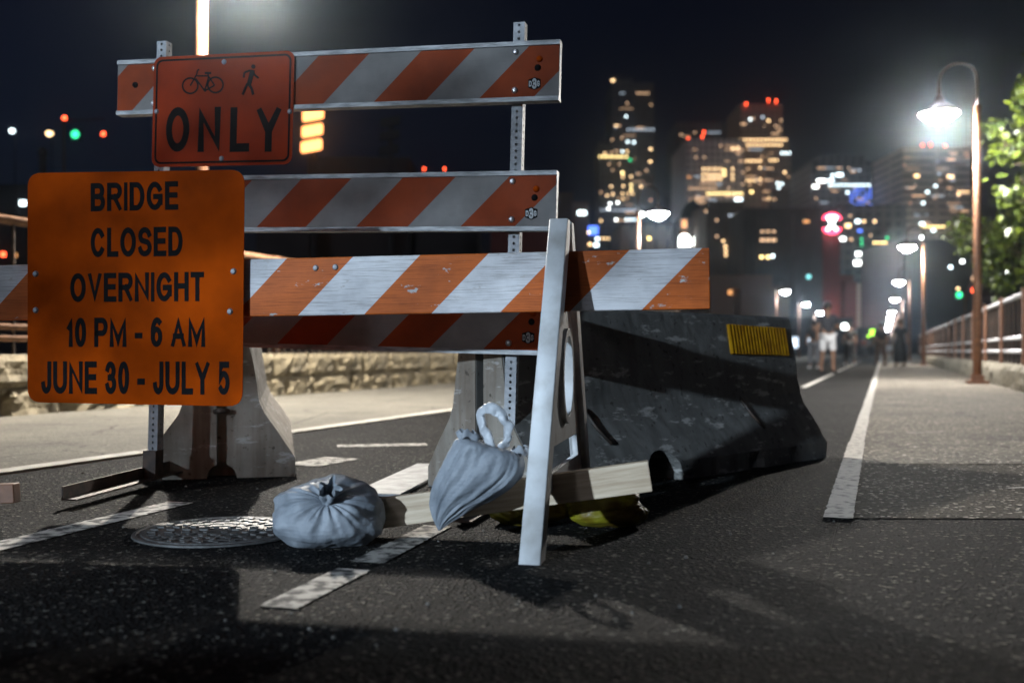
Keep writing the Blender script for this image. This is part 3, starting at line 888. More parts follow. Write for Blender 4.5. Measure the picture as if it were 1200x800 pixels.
web = curve_mesh([outer, ell(0, 0.49, 0.10, 0.135), low_slot, board_slot], 0.008, 0.002)
def leg_poly(s):
    return [(s * 0.545, 0.0), (s * 0.487, 0.0), (s * 0.012, ZT - 0.005), (s * 0.055, ZT)] if s < 0 else [(0.487, 0.0), (0.545, 0.0), (0.055, ZT), (0.012, ZT - 0.005)]
for (lx, turn) in ((0.03, R(-4.0)), (-2.42, 0.0)):
    made = [link('side_panel', web, M['white_plastic'], saw, (lx, 0, 0))]
    for s in (-1, 1):
        made.append(link('leg', curve_mesh([[(s * 0.548, -0.0), (s * 0.478, 0.0), (s * 0.022, 0.93), (s * 0.022, ZT + 0.002), (s * 0.06, ZT + 0.002)]], 0.026, 0.004), M['white_plastic'], saw, (lx, 0, 0)))
    made.append(link('rim', curve_mesh([ell(0, 0.49, 0.115, 0.15), ell(0, 0.49, 0.095, 0.13)], 0.022, 0.002), M['white_plastic'], saw, (lx, 0, 0)))
    for o in made: o.rotation_euler = (0, 0, turn)
# the striped board: right end at pixel 832, tilted slightly
bx1, bzt = on_plane(MS, 832, 290, -0.016); _, bzb = on_plane(MS, 832, 362, -0.016)
bx0, bzt0 = on_plane(MS, 0, 311, -0.016); _, bzb0 = on_plane(MS, 0, 375.5, -0.016)
tilt = math.atan2((bzt + bzb) / 2 - (bzt0 + bzb0) / 2, bx1 - bx0)
hb = ((bzt - bzb) + (bzt0 - bzb0)) / 4
Lb = 2.72
board_c = Vector((bx1 - Lb / 2 * math.cos(tilt), 0, (bzt + bzb) / 2 - Lb / 2 * math.sin(tilt)))
MBD = MS @ Matrix.Translation(board_c) @ Matrix.Rotation(-tilt, 4, 'Y')
xs, zs = on_plane(MBD, 752, 363, -0.016)       # lower left corner of the last orange stripe
board = G().box(-Lb / 2, Lb / 2, -0.016, 0.016, -hb, hb).build('striped_board', sheeting('board_stripes', xs - zs, (0.62, 0.62, 0.64), (0.50, 0.115, 0.02), 0.452, 1.0, 0.6), saw, bevel=0.004, loc=board_c)
board.rotation_euler = (0, -tilt, 0)
for px_, py_ in ((370, 314), (393, 313)):
    x, z = on_plane(MBD, px_, py_, -0.016)
    o = link('screw', sb, M['bolt'], board, (x, -0.0155, z)); o.rotation_euler = (R(90), 0, 0)

# BRIDGE CLOSED sign bolted on the board
YB = -0.040
def S2(px, py): return on_plane(MS, px, py, YB)
xa, za = S2(33, 203); xb, zb_ = S2(287, 199); xc, zc_ = S2(284.5, 476); xd, zd = S2(33, 471)
s2 = tag(empty('road_sign', SO, (0, 0, SY)), 'large square orange sign reading BRIDGE CLOSED OVERNIGHT', 'sign')
q = [Vector((xa, za)), Vector((xd, zd)), Vector((xc, zc_)), Vector((xb, zb_))]
def round_poly(q, r, n=6):
    out = []
    for i in range(len(q)):
        p, a, b_ = q[i], q[i - 1], q[(i + 1) % len(q)]
        d1 = (a - p).normalized(); d2 = (b_ - p).normalized()
        for k in range(n + 1):
            t = k / n
            p1 = p + d1 * r; p2 = p + d2 * r
            out.append(tuple((1 - t) ** 2 * p1 + 2 * t * (1 - t) * p + t * t * p2))
    return out
plate(round_poly(q, 0.05), YB - 0.003, YB).build('panel', M['sign_orange'], s2)
for s, a, b_, t, bt in (('BRIDGE', 107, 209.5, 212.5, 248), ('CLOSED', 107, 214.5, 265.5, 301.5), ('OVERNIGHT', 83, 239.5, 318.5, 354), ('10 PM - 6 AM', 78.5, 241, 371.5, 406.5), ('JUNE 30 - JULY 5', 49, 269.5, 423.5, 461)):
    x_0, z_0 = S2(a, bt); x_1, z_1 = S2(b_, t)
    lettering(s, x_0, x_1, z_0, z_1, s2, YB - 0.003, 0.19)
for p in ((42.5, 321), (42.5, 363.5), (274, 318), (270, 365)):
    x, z = S2(*p)
    o = link('bolt', sb, M['steel_dark'], s2, (x, YB - 0.003, z)); o.rotation_euler = (R(90), 0, 0)
    G().tube([(x, YB, z), (x, -0.014, z)], 0.005, 6).build('bolt_shank', M['steel_dark'], s2)

# ------------------------------------------------------------------ timber, sandbags, cover on the road
def beam(name, label, a, b_, h, t, mat, cat, roll=0.0):
    a, b_ = Vector(a), Vector(b_)
    d = b_ - a; L = d.length; x = d.normalized(); y = Vector((0, 0, 1)).cross(x).normalized(); z = x.cross(y)
    g = G().box(0, L, -t / 2, t / 2, -h / 2, h / 2)
    o = g.build(name, mat, bevel=0.003)
    Mx = Matrix((x, y, z)).transposed().to_4x4(); Mx.translation = a
    o.matrix_world = Mx @ Matrix.Rotation(roll, 4, 'X')
    return tag(o, label, cat)
pa = P(408, 606, 3.05); pb = P(762, 557, 2.95)
beam('timber', 'bare pine timber laid through the A-frame legs with a sandbag hung over it', pa, pb, 0.090, 0.038, M['pine'], 'timber')
pc = P(20, 577, 3.2); pd = P(-150, 585, 3.25)
beam('timber', 'short dark timber end poking in beside the left end of the striped board', pd, pc, 0.062, 0.038, M['rust'], 'timber')
# flat painted board on the road
beam('plank', 'pale painted plank lying flat on the asphalt behind the pine timber', gp(440, 583) + Vector((0, 0, 0.011)), gp(512, 547) + Vector((0, 0, 0.011)), 0.012, 0.20, M['board_white'], 'plank')

def sandbag_round(name, label, c, rad, neck, mat, seed, pleats=16, tail=True, group='sandbags holding the barricade'):
    c = Vector(c); n = Vector(neck).normalized()
    e1 = n.cross(Vector((0, 0, 1))).normalized(); e2 = n.cross(e1)
    NT, NP = 72, 140
    g = G(); vs = []
    for i in range(NT + 1):
        th = math.pi * i / NT
        for k in range(NP):
            ph = 2 * math.pi * k / NP
            d = n * math.cos(th) + (e1 * math.cos(ph) + e2 * math.sin(ph)) * math.sin(th)
            w = noise.noise(d * 1.6 + Vector((seed, 0, 0))) * 0.16 + noise.noise(d * 4 + Vector((0, seed, 0))) * 0.035
            ang = pleats * ph + 4.5 * noise.noise(Vector((math.cos(ph) * 2, math.sin(ph) * 2, seed)))
            w += (0.026 + 0.03 * noise.noise(Vector((ph * 1.3, seed, 2)))) * math.cos(ang) * math.exp(-((th - 0.45) / 0.42) ** 2) * min(1, th * 3)
            w += 0.02 * math.cos(ang * 0.5 + 1) * math.exp(-((th - 0.9) / 0.5) ** 2)
            w += 0.018 * (1 - abs(noise.noise(Vector((math.cos(ph) * 5, math.sin(ph) * 5, th * 1.5 + seed))) * 2)) * min(1, th * 2)
            w += 0.012 * noise.noise(d * 11 + Vector((seed, seed, 0)))
            w -= 0.16 * math.exp(-(th / 0.22) ** 2)
            p = Vector((d.x * rad[0], d.y * rad[1], d.z * rad[2])) * (1 + w)
            zf = -rad[2] * 0.86
            if p.z < zf: p.z = zf + (p.z - zf) * 0.04
            vs.append(c + p)
    fs = []
    for i in range(NT):
        for k in range(NP):
            k2 = (k + 1) % NP
            fs.append((i * NP + k, i * NP + k2, (i + 1) * NP + k2, (i + 1) * NP + k))
    g.add(vs, fs)
    root = tag(empty(name, (c.x, c.y, 0)), label, 'sandbag', group)
    g.v = [tuple(Vector(p) - Vector((c.x, c.y, 0))) for p in g.v]
    g.build('sack', mat, root, True)
    if tail:
        pole = Vector((n.x * rad[0], n.y * rad[1], n.z * rad[2])) * 0.84 + Vector((0, 0, c.z))
        t = G(); prof = [(0.020, -0.02), (0.014, 0.0), (0.016, 0.012), (0.024, 0.028), (0.027, 0.045)]
        tv = []
        for r, zz in prof:
            for k in range(28):
                a = 2 * math.pi * k / 28
                rr = r * (1 + (0.35 * math.cos(5 * a + seed) if zz > 0.01 else 0.05))
                tv.append(pole + n * (zz + 0.012 * math.cos(3 * a) * (zz > 0.03)) + e1 * rr * math.cos(a) + e2 * rr * math.sin(a) + Vector((0.012, 0, 0.02)) * (zz / 0.05))
        t.add(tv, [(i * 28 + k, i * 28 + (k + 1) % 28, (i + 1) * 28 + (k + 1) % 28, (i + 1) * 28 + k) for i in range(len(prof) - 1) for k in range(28)])
        t.build('tied_neck', mat, root, True)
    return root
sandbag_round('sandbag', 'grey blue sandbag with tied neck lying on the asphalt against the pine timber', (-0.548, 2.96, 0.088), (0.172, 0.15, 0.104), (0.10, -0.72, 0.52), M['bag'], 3.1, 19)
sandbag_round('sandbag', 'yellow vinyl sandbag under the timber behind the A-frame leg', (0.06, 3.30, 0.052), (0.13, 0.10, 0.062), (-1, -0.2, 0.3), M['yellow_bag'], 5.5, 12, False)
sandbag_round('sandbag', 'yellow vinyl sandbag beneath the sawn end of the timber', (0.31, 3.26, 0.055), (0.13, 0.10, 0.066), (1, -0.2, 0.3), M['yellow_bag'], 6.5, 12, False)

def hung_bag():
    d0 = 2.87
    LR = [((513.5, 621), (516.5, 621)), ((508, 606), (526, 611)), ((506.5, 588), (548, 596)), ((510, 568), (574, 583)), ((518, 549), (597, 569)),
          ((527, 533), (611, 556)), ((534, 520), (615, 543)), ((542, 513), (612, 532)), ((555, 514), (600, 527)), ((567, 519), (588, 525)), ((569, 520), (584, 521))]
    # resample smoothly
    n = len(LR); rows = []
    for i in range(n - 1):
        for k in range(9):
            t = k / 9
            def cr(j, s):
                p = [Vector(LR[max(0, min(n - 1, i + o))][j]) for o in (-1, 0, 1, 2)]
                return 0.5 * ((2 * p[1]) + (-p[0] + p[2]) * s + (2 * p[0] - 5 * p[1] + 4 * p[2] - p[3]) * s * s + (-p[0] + 3 * p[1] - 3 * p[2] + p[3]) * s ** 3)
            rows.append((cr(0, t), cr(1, t)))
    rows.append((Vector(LR[-1][0]), Vector(LR[-1][1])))
    NP = 110; g = G(); vs = []
    m = len(rows)
    for i, (l, r) in enumerate(rows):
        t = i / (m - 1)
        a = P(l.x, l.y, d0); b_ = P(r.x, r.y, d0)
        c = (a + b_) / 2; half = (b_ - a) / 2; hw = half.length
        dep = min(hw * 0.85, 0.085)
        for k in range(NP):
            ph = 2 * math.pi * k / NP
            cs, sn = math.cos(ph), math.sin(ph)
            cs = math.copysign(abs(cs) ** 0.85, cs)
            yy = -sn * dep if sn > 0 else -sn * dep * 0.45
            q = c + half * cs + Vector((0, yy, 0))
            wr = noise.noise(Vector((cs * 2.2, sn * 2.2, t * 2.0))) * 0.014 + 0.008 * noise.noise(Vector((cs * 7, sn * 5, t * 2 + 5))) + 0.004 * (1 - 2 * abs(noise.noise(Vector((cs * 9 + t * 5, sn * 6, t * 7)))))
            pl = 0.006 * math.cos(13 * ph + 2 * noise.noise(Vector((cs, sn, 4)))) * math.exp(-((t - 0.86) / 0.13) ** 2)
            crease = -0.018 * math.exp(-((ph - 1.45 + 1.2 * (t - 0.8)) / 0.10) ** 2) * math.exp(-((t - 0.78) / 0.16) ** 2)
            out = (half.normalized() * cs * 0.5 + Vector((0, -sn, 0))).normalized()
            vs.append(q + out * (wr * min(1, hw / 0.04) + pl + crease))
    fs = [(i * NP + k, i * NP + (k + 1) % NP, (i + 1) * NP + (k + 1) % NP, (i + 1) * NP + k) for i in range(m - 1) for k in range(NP)]
    fs += [tuple(range(NP)), tuple((m - 1) * NP + k for k in range(NP))]
    o0 = P(515, 620, d0); base = Vector((o0.x, o0.y, 0))
    root = tag(empty('sandbag', base), 'pale blue sandbag hanging over the timber with a looped plastic neck', 'sandbag', 'sandbags holding the barricade')
    g.add([v - base for v in vs], fs)
    g.build('sack', M['bag'], root, True)
    # open mouth ruffles
    for cx, cy_, w in ((548, 514, 10), (608, 533, 9)):
        t = G()
        c = P(cx, cy_, d0 - 0.03) - base
        tv = []
        for r, zz in ((w, 0.0), (w * 1.15, 0.012), (w * 0.8, 0.022)):
            for k in range(20):
                a = 2 * math.pi * k / 20
                rr = r / F * d0 * (1 + 0.3 * math.cos(4 * a + cx))
                tv.append(c + Vector((rr * math.cos(a), rr * math.sin(a) * 0.5, zz + 0.008 * math.sin(3 * a))))
        t.add(tv, [(i * 20 + k, i * 20 + (k + 1) % 20, (i + 1) * 20 + (k + 1) % 20, (i + 1) * 20 + k) for i in range(2) for k in range(20)])
        t.build('ruffle', M['bag'], root, True)
    # neck twisted into a loop
    lp = [(576, 528), (573, 515), (566, 500), (563, 487), (568, 478), (578, 477), (588, 484), (596, 497), (597, 511), (592, 520), (584, 526)]
    path = [P(x, y, d0 - 0.03 + 0.02 * math.sin(i * 0.7)) - base for i, (x, y) in enumerate(lp)]
    rad = [0.024, 0.022, 0.018, 0.020, 0.014, 0.017, 0.013, 0.016, 0.011, 0.015, 0.020]
    fine, fr_ = [], []
    for i in range(len(path) - 1):
        for k in range(6):
            t_ = k / 6
            fine.append(path[i].lerp(path[i + 1], t_)); fr_.append((rad[i] * (1 - t_) + rad[i + 1] * t_) * 0.86)
    lg = G(); lg.tube(fine, fr_, 26, flat=0.6)
    lg.v = [tuple(Vector(v) + Vector((noise.noise(Vector(v) * 38), noise.noise(Vector(v) * 38 + Vector((5, 0, 0))), noise.noise(Vector(v) * 34 + Vector((0, 9, 0))))) * 0.009) for v in lg.v]
    lg.build('neck_loop', M['plastic_film'], root, True)
    return root
m_, nt_, b_s = new_mat('plastic_film')
b_s.inputs['Base Color'].default_value = (0.45, 0.48, 0.52, 1); b_s.inputs['Roughness'].default_value = 0.3
bump(nt_, b_s, noise_tex(nt_, coords(nt_), 60, 4), 0.6, 0.01)
M['plastic_film'] = m_
hung_bag()

# manhole cover: frame ring, lid with raised concentric ribs and studs
mc = tag(empty('manhole_cover', (gp(258, 624).x, gp(258, 624).y, 0.004)), 'round cast iron manhole cover with concentric ribs beside the sandbag', 'manhole cover')
G().lathe([(0.262, 0.0), (0.260, 0.005), (0.248, 0.006), (0.246, 0.0)], 48).build('frame', M['iron'], mc)
G().lathe([(0.245, 0.0), (0.245, 0.004), (0.0001, 0.004)], 48).build('lid', M['iron'], mc)
for r in (0.235, 0.185, 0.135, 0.085):
    G().lathe([(r, 0.004), (r - 0.002, 0.007), (r - 0.018, 0.007), (r - 0.020, 0.004)], 40).build('rib', M['iron'], mc)
stud = G().box(-0.012, 0.012, -0.007, 0.007, 0.004, 0.009).mesh('stud')
for r, n in ((0.205, 28), (0.155, 22), (0.105, 14), (0.05, 6)):
    for k in range(n):
        a = 2 * math.pi * k / n
        o = link('stud', stud, M['iron'], mc, (r * math.cos(a), r * math.sin(a), 0)); o.rotation_euler = (0, 0, a)

gr = G(); rg = random.Random(5)
for k in range(420):
    x = rg.uniform(-2.4, 3.2); y = rg.uniform(1.6, 5.5); r = rg.choice((.0025, .003, .003, .004, .006)) * rg.uniform(.7, 1.3)
    vs = [Vector((rg.uniform(.6, 1.2) * r * math.cos(a), rg.uniform(.6, 1.2) * r * math.sin(a), 0)) for a in (0, 1.26, 2.5, 3.8, 5.0)]
    gr.add([v + Vector((x, y, 0.003)) for v in vs] + [v * .55 + Vector((x, y, 0.003 + r * .8)) for v in vs], [(5, 6, 7, 8, 9)] + [(i, (i + 1) % 5, 5 + (i + 1) % 5, 5 + i) for i in range(5)])
tag(gr.build('gravel', M['grit']), 'loose grit and small stones scattered on the asphalt', 'gravel', kind='stuff')

# ------------------------------------------------------------------ trees beyond the right railing
def tree(name, label, base, h, clumps, nleaf, leaf, seed, tw_=1.0):
    rnd = random.Random(seed)
    root = tag(empty(name, base), label, 'tree', 'trees beyond the railing')
    base = Vector(base)
    top = Vector((0, 0, h))
    trunk = G().tube([(0, 0, 0), (0.05, 0.03, h * 0.3), (-0.04, 0.05, h * 0.6), (0.02, 0, h * 0.85)], [0.14, 0.11, 0.085, 0.05], 9)
    for (c, r) in clumps:
        c = Vector(c) - base
        s = Vector((0, 0, min(h * 0.8, max(h * 0.3, c.z - 0.8))))
        mid = s.lerp(c, 0.5) + Vector((0, 0, 0.15))
        trunk.tube([s, mid, c], [0.05 * tw_, 0.03 * tw_, 0.012 * tw_], 6)
        for k in range(5 if tw_ == 1 else 1):
            e = c + Vector((rnd.uniform(-1, 1), rnd.uniform(-1, 1), rnd.uniform(-.8, .8))) * r * 0.8
            trunk.tube([mid.lerp(c, rnd.uniform(0.3, 1)), e], [0.012 * tw_, 0.005 * tw_], 5)
    trunk.build('trunk', M['bark'], root, True)
    g = G()
    for (c, r) in clumps:
        c = Vector(c) - base
        # twig centres inside each clump, leaves round each twig
        tw = []
        for k in range(max(6, int(26 * r))):
            d = Vector((rnd.gauss(0, 1), rnd.gauss(0, 1), rnd.gauss(0, 1))).normalized() * r * rnd.uniform(0.35, 1.0) ** 0.6
            d.z *= 0.85
            tw.append(c + d)
        for k in range(int(nleaf * r)):
            t = rnd.choice(tw)
            p = t + Vector((rnd.gauss(0, 1), rnd.gauss(0, 1), rnd.gauss(0, 1) - 0.3)) * 0.13
            a = Vector((rnd.gauss(0, 1), rnd.gauss(0, 1), rnd.gauss(0, 1) - 0.6)).normalized()
            n_ = Vector((rnd.gauss(0, 0.7), rnd.gauss(0, 0.7) - 0.2, 1)).normalized()
            s_ = a.cross(n_).normalized(); s_n = s_.cross(a)
            L = leaf * rnd.uniform(0.7, 1.25); wd = L * 0.42
            g.add([p, p + a * L * 0.35 + s_ * wd + s_n * L * 0.08, p + a * L, p + a * L * 0.35 - s_ * wd + s_n * L * 0.08], [(0, 1, 2), (0, 2, 3)])
    me = bpy.data.meshes.new('crown'); me.from_pydata(g.v, [], g.f); me.update()
    cr = link('crown', me, M['leaf'], root); cr['kind'] = 'stuff'
    return root
def PL(px, py, d, r): p = P(px, py, d); return ((p.x, p.y, p.z), r)
t1c = [PL(1208, 118, 18, .34), PL(1190, 148, 18.2, .26), PL(1206, 185, 18, .36), PL(1165, 150, 18.5, .16), PL(1178, 170, 18.3, .22), PL(1196, 225, 18, .36), PL(1250, 150, 18.6, .8), PL(1250, 220, 18.8, .8), PL(1205, 250, 18, .25),
       PL(1300, 110, 19, 1.0), PL(1300, 200, 19, 1.0), PL(1215, 100, 18, .3)]
tree('street_tree', 'leafy tree with lit leaves hanging beside the glaring lamp head', (10.9, 18.8, -0.06), 5.2, t1c, 260, 0.17, 4)
t2c = [PL(1128, 272, 22, .30), PL(1150, 285, 22, .45), PL(1180, 278, 22, .50), PL(1205, 300, 22, .65), PL(1165, 305, 22.4, .4), PL(1140, 262, 22.5, .28), PL(1240, 290, 22.5, .9), PL(1185, 320, 22.5, .45), PL(1280, 280, 23, 1.0)]
tree('street_tree', 'lower round leafy tree behind the pipe railing', (12.4, 22.8, -0.06), 3.0, t2c, 330, 0.16, 9)

# tree on the approach, behind the camera: its crown shades the signs and upper rails from the flood lamp
FS = B(-17.0, -6.28, 4.45)
rs = random.Random(21)
shc = []
for i in range(11):
    for j in range(6):
        tx, tz = -2.1 + 0.32 * i, 0.30 + 0.33 * j
        if not (tz > (0.9 if tx > 0.15 else 1.0) or (tx < -0.98 and tz > 0.25)): continue
        tg = Vector((tx + rs.uniform(-.10, .10), 3.6, tz + rs.uniform(-.08, .08)))
        q_ = tg.lerp(FS, 0.42 + rs.uniform(-.03, .03))
        shc.append(((q_.x, q_.y, q_.z), .11 + .05 * rs.random()))
tree('street_tree', 'young leafy tree on the approach before the flood lamp', (-6.9, -4.2, -0.06), 3.6, shc, 75, 0.10, 33, 0.35)

# ------------------------------------------------------------------ people on the bridge
def skin_fig(name, pts, edges, mat, parent, sub=1):
    me = bpy.data.meshes.new(name)
    me.from_pydata([p[0] for p in pts], edges, [])
    o = link(name, me, mat, parent)
    md = o.modifiers.new('skin', 'SKIN'); md.use_smooth_shade = True
    sv = me.skin_vertices
    if not sv: 
        bm = bmesh.new(); bm.from_mesh(me); bm.verts.layers.skin.verify(); bm.to_mesh(me); bm.free()
    for v, p in zip(me.skin_vertices[0].data, pts):
        r = p[1]; v.radius = (r, r) if not isinstance(r, tuple) else r
    me.skin_vertices[0].data[0].use_root = True
    ss = o.modifiers.new('sub', 'SUBSURF'); ss.levels = sub; ss.render_levels = sub
    return o
def person(label, px, py_feet, height, mats, facing=1, stride=0.22, arm='swing', dress=False, d=None):
    if d is None:
        d = CAM_H * F / (py_feet - 411.0)
    p = P(px, 411, d)
    s = height / 1.75
    root = tag(empty('person', (p.x, p.y, 0.004), (0, 0, 0 if facing > 0 else math.pi)), label, 'person')
    root.scale = (s, s, s)
    st = stride
    skin_, shirt, legs, hair, shoe = [M[k] for k in mats]
    # y = direction of walking
    hipz = 0.92
    body = [((0, 0, hipz), .13), ((0, 0.0, 1.12), .125), ((0, 0, 1.32), .135), ((0, 0, 1.46), .06), ((0, .01, 1.53), .055), ((0, .02, 1.64), .095), ((0, .01, 1.71), .075),
            ((-.10, 0, hipz - .04), .09), ((-.11, st * .5, .50), .065), ((-.11, st - .05, .10), .045), ((-.11, st + .10, .04), .038),
            ((.10, 0, hipz - .04), .09), ((.11, -st * .3, .50), .065), ((.11, -st - .05, .12), .045), ((.11, -st + .08, .04), .038),
            ((-.19, 0, 1.40), .06), ((-.26, -.05, 1.13), .045), ((-.25, .10, .92), .034), ((-.25, .15, .84), .035),
            ((.19, 0, 1.40), .06), ((.26, .04, 1.13), .045), ((.25, -.03, .90), .034), ((.25, -.02, .81), .035)]
    if arm == 'phone':
        body[17] = ((-.20, .22, 1.12), .034); body[18] = ((-.14, .28, 1.17), .034)
    ed = [(0, 1), (1, 2), (2, 3), (3, 4), (4, 5), (5, 6), (0, 7), (7, 8), (8, 9), (9, 10), (0, 11), (11, 12), (12, 13), (13, 14), (2, 15), (15, 16), (16, 17), (17, 18), (2, 19), (19, 20), (20, 21), (21, 22)]
    skin_fig('body', body, ed, skin_, root)
    sh = [((0, 0, hipz + .01), .15), ((0, 0, 1.12), .142), ((0, 0, 1.32), .152), ((0, 0, 1.45), .075), (body[15][0], .075), (tuple(Vector(body[15][0]).lerp(Vector(body[16][0]), .75)), .062), (body[19][0], .075), (tuple(Vector(body[19][0]).lerp(Vector(body[20][0]), .75)), .062)]
    skin_fig('shirt', sh, [(0, 1), (1, 2), (2, 3), (2, 4), (4, 5), (2, 6), (6, 7)], shirt, root)
    if dress:
        G().lathe([(0.13, 1.25), (0.15, 1.0), (0.20, 0.80), (0.23, 0.5), (0.24, 0.25), (0.22, 0.16)], 18).build('dress', legs, root, True)
    else:
        kl = .55 if legs is M['cloth_white'] else .12
        def leg(k0, k1, k2):
            a, b_, c = [Vector(body[k][0]) for k in (k0, k1, k2)]
            if kl > .3: return [a, a.lerp(b_, .95)]
            return [a, b_, b_.lerp(c, .9)]
        la, lb = leg(7, 8, 9), leg(11, 12, 13)
        pts = [((0, 0, hipz), .145)] + [(tuple(p_), r) for p_, r in zip(la, (.115, .10, .07))] + [(tuple(p_), r) for p_, r in zip(lb, (.115, .10, .07))]
        n1 = len(la)
        ed2 = [(0, 1)] + [(i, i + 1) for i in range(1, n1)] + [(0, n1 + 1)] + [(i, i + 1) for i in range(n1 + 1, n1 + len(lb))]
        skin_fig('trousers', pts, ed2, legs, root)
    hg = G().lathe([(0.001, .125), (.06, .11), (.098, .06), (.108, .0), (.10, -.05), (.075, -.08)], 16, (0, -.005, 1.665))
    hg.build('hair', hair, root, True)
    for k in (10, 14):
        q = Vector(body[k][0])
        G().box(q.x - .045, q.x + .045, q.y - .17, q.y + .07, 0, .07).build('shoe', shoe, root, bevel=0.02)
    # face: nose, eyes, mouth on the +y side of the head
    fg = G(); fg.tube([(0, .10, 1.66), (0, .128, 1.63), (0, .10, 1.62)], [.008, .014, .01], 6); fg.build('nose', skin_, root, True)
    for sx in (-.035, .035):
        G().lathe([(0.0001, .008), (.010, .004), (.011, -.004)], 8, (sx, .10, 1.675)).build('eye', M['black'], root)
    return root
for nm, c in (('skin', (.20, .11, .07)), ('skin_dark', (.10, .055, .035)), ('cloth_navy', (.018, .02, .028)), ('cloth_white', (.62, .62, .63)), ('cloth_black', (.012, .012, .013)), ('cloth_brown', (.07, .045, .03)), ('cloth_grey', (.12, .12, .13)), ('cloth_red', (.25, .06, .05)), ('shoe_white', (.5, .5, .5))):
    M[nm] = pm(nm, c, None, 12, .8)
person('walker in dark shirt and white shorts holding a phone', 970, 437.5, 1.78, ('skin', 'cloth_navy', 'cloth_white', 'cloth_black', 'cloth_black'), -1, .14, 'phone')
person('walker in black with white shoes behind the one in white shorts', 996, 427.5, 1.72, ('skin', 'cloth_black', 'cloth_black', 'cloth_black', 'shoe_white'), 1, .2)
person('walker in brown trousers beside the figure in a long dress', 1032, 428.5, 1.66, ('skin', 'cloth_black', 'cloth_brown', 'cloth_black', 'cloth_black'), 1, .18)
person('figure in a long black dress near the pipe railing', 1055, 429.5, 1.72, ('skin', 'cloth_black', 'cloth_black', 'cloth_brown', 'cloth_black'), 1, .1, dress=True)
person('figure in grey half hidden behind the walker in white shorts', 954, 431.5, 1.55, ('skin', 'cloth_black', 'cloth_grey', 'cloth_black', 'shoe_white'), 1, .15)
person('small distant walker in red top far down the bridge', 1012, 419.5, 1.7, ('skin', 'cloth_red', 'cloth_grey', 'cloth_black', 'cloth_black'), 1, .2)
person('small distant walker in grey far down the bridge', 1018, 418.5, 1.75, ('skin', 'cloth_grey', 'cloth_black', 'cloth_black', 'cloth_black'), 1, .2)
person('small distant walker in white shorts beside the dressed figure', 1042, 420.0, 1.7, ('skin', 'cloth_grey', 'cloth_white', 'cloth_black', 'cloth_black'), 1, .2)

# ------------------------------------------------------------------ the city
EM = {'p': em('faint_warm_window', (1.0, .62, .36), 0.8), 'q': em('faint_cool_window', (.7, .85, 1.0), 1.0), 'w': em('warm_window', (1.0, .66, .33), 5.0), 'd': em('dim_warm_window', (1.0, .62, .36), 1.7), 'c': em('cool_window', (.78, .95, 1.0), 6.5), 'e': em('dim_cool_window', (.72, .85, 1.0), 2.0),
      'y': em('yellow_window', (1.0, .74, .30), 6.5), 'g': em('green_light', (.04, .9, .35), 3.0), 'r': em('red_beacon', (1.0, .09, .03), 9.0), 'b': em('blue_screen', (.10, .22, 1.0), 3.0),
      't': em('teal_light', (.25, .85, .85), 1.6), 'W': em('white_light', (.95, 1.0, .96), 9.0), 'o': em('orange_sign_light', (1.0, .36, .11), 4.5), 'n': em('neon_red', (1.0, .05, .12), 9.0), 'l': em('lime_light', (.45, 1.0, .05), 3.5), 'O': em('orange_window', (1.0, .45, .16), 1.6)}
WIN = {}
def window(root, base, px, py, w, h, col, d, name='window', depth=None):
    key = (w, h, col, round(d))
    if key not in WIN:
        k = 0.66 if max(w, h) < 6 else 0.82
        ww, hh = k * w / F * d / 2, k * h / F * d / 2
        t = d * 0.0006
        WIN[key] = G().box(-ww, ww, -t, t * 0.2, -hh, hh).mesh(name)
        WIN[key].materials.append(EM[col])
    p = P(px, py, d) - base
    return link(name, WIN[key], None, root, (p.x, p.y, p.z))
def building(label, blocks, d, mat, wins=(), beacons=(), cat='building', name='building', group=None):
    """blocks: (x0, x1, ytop, depth_offset, depth, material or None), pixel columns of the front face at depth d"""
    x0 = min(b_[0] for b_ in blocks); x1 = max(b_[1] for b_ in blocks)
    base = P((x0 + x1) / 2, 411, d); base.z = -0.06
    root = tag(empty(name, base), label, cat, group)
    for k, (a, b_, yt, off, dep, mt) in enumerate(blocks):
        dd = d + off
        p0 = P(a, yt, dd); p1 = P(b_, yt, dd)
        g = G().box(p0.x - base.x, p1.x - base.x, dd - base.y, dd - base.y + dep, 0, p0.z - base.z)
        g.build('wall' if k == 0 else 'wing', mt or mat, root)
    rw = random.Random(len(label) * 7 + int(x0))
    extra = []
    if d > 500:                      # dim scattered windows on the floor grid of the towers
        fa, fb_, ft = blocks[0][0], blocks[0][1], blocks[0][2]
        nc = max(1, int((fb_ - fa - 4) / 3.2))
        for k in range(int((fb_ - fa) * 0.42)):
            fl0, c0, run = rw.randint(0, int((255 - ft) / 4.5)), rw.randint(0, nc), rw.choice((1, 1, 2, 3, 5))
            cc = rw.choice('ddpq')
            for j in range(run):
                if c0 + j <= nc: extra.append((fa + 2 + 3.2 * (c0 + j), ft + 8 + 4.5 * fl0, 2.6, 2.6, cc))
    wins = list(wins) + extra
    for w in wins:
        px, py, ww, hh, c = w
        dd = None
        for (a, b_, yt, off, dep, mt) in blocks:
            if a - 1 <= px <= b_ + 1 and py > yt - 1:
                dd = d + off if dd is None else min(dd, d + off)
        dd = dd or d
        window(root, base, px, py, ww, hh, c, dd)
    for (px, py) in beacons:
        r = d * 0.0011
        p = P(px, py, d + 3) - base
        o = G().lathe([(0.0001, r), (r * .7, r * .7), (r, 0), (r * .7, -r * .7), (r * 0.3, -r), (r * 0.25, -r * 3), (0.0001, -r * 3)], 10).build('beacon', EM['r'], root, True, loc=(p.x, p.y, p.z))
    return root
Z3 = lambda L: [(650 + x / 4, 60 + y / 4, w / 4, h / 4, c) for (x, y, w, h, c) in L]
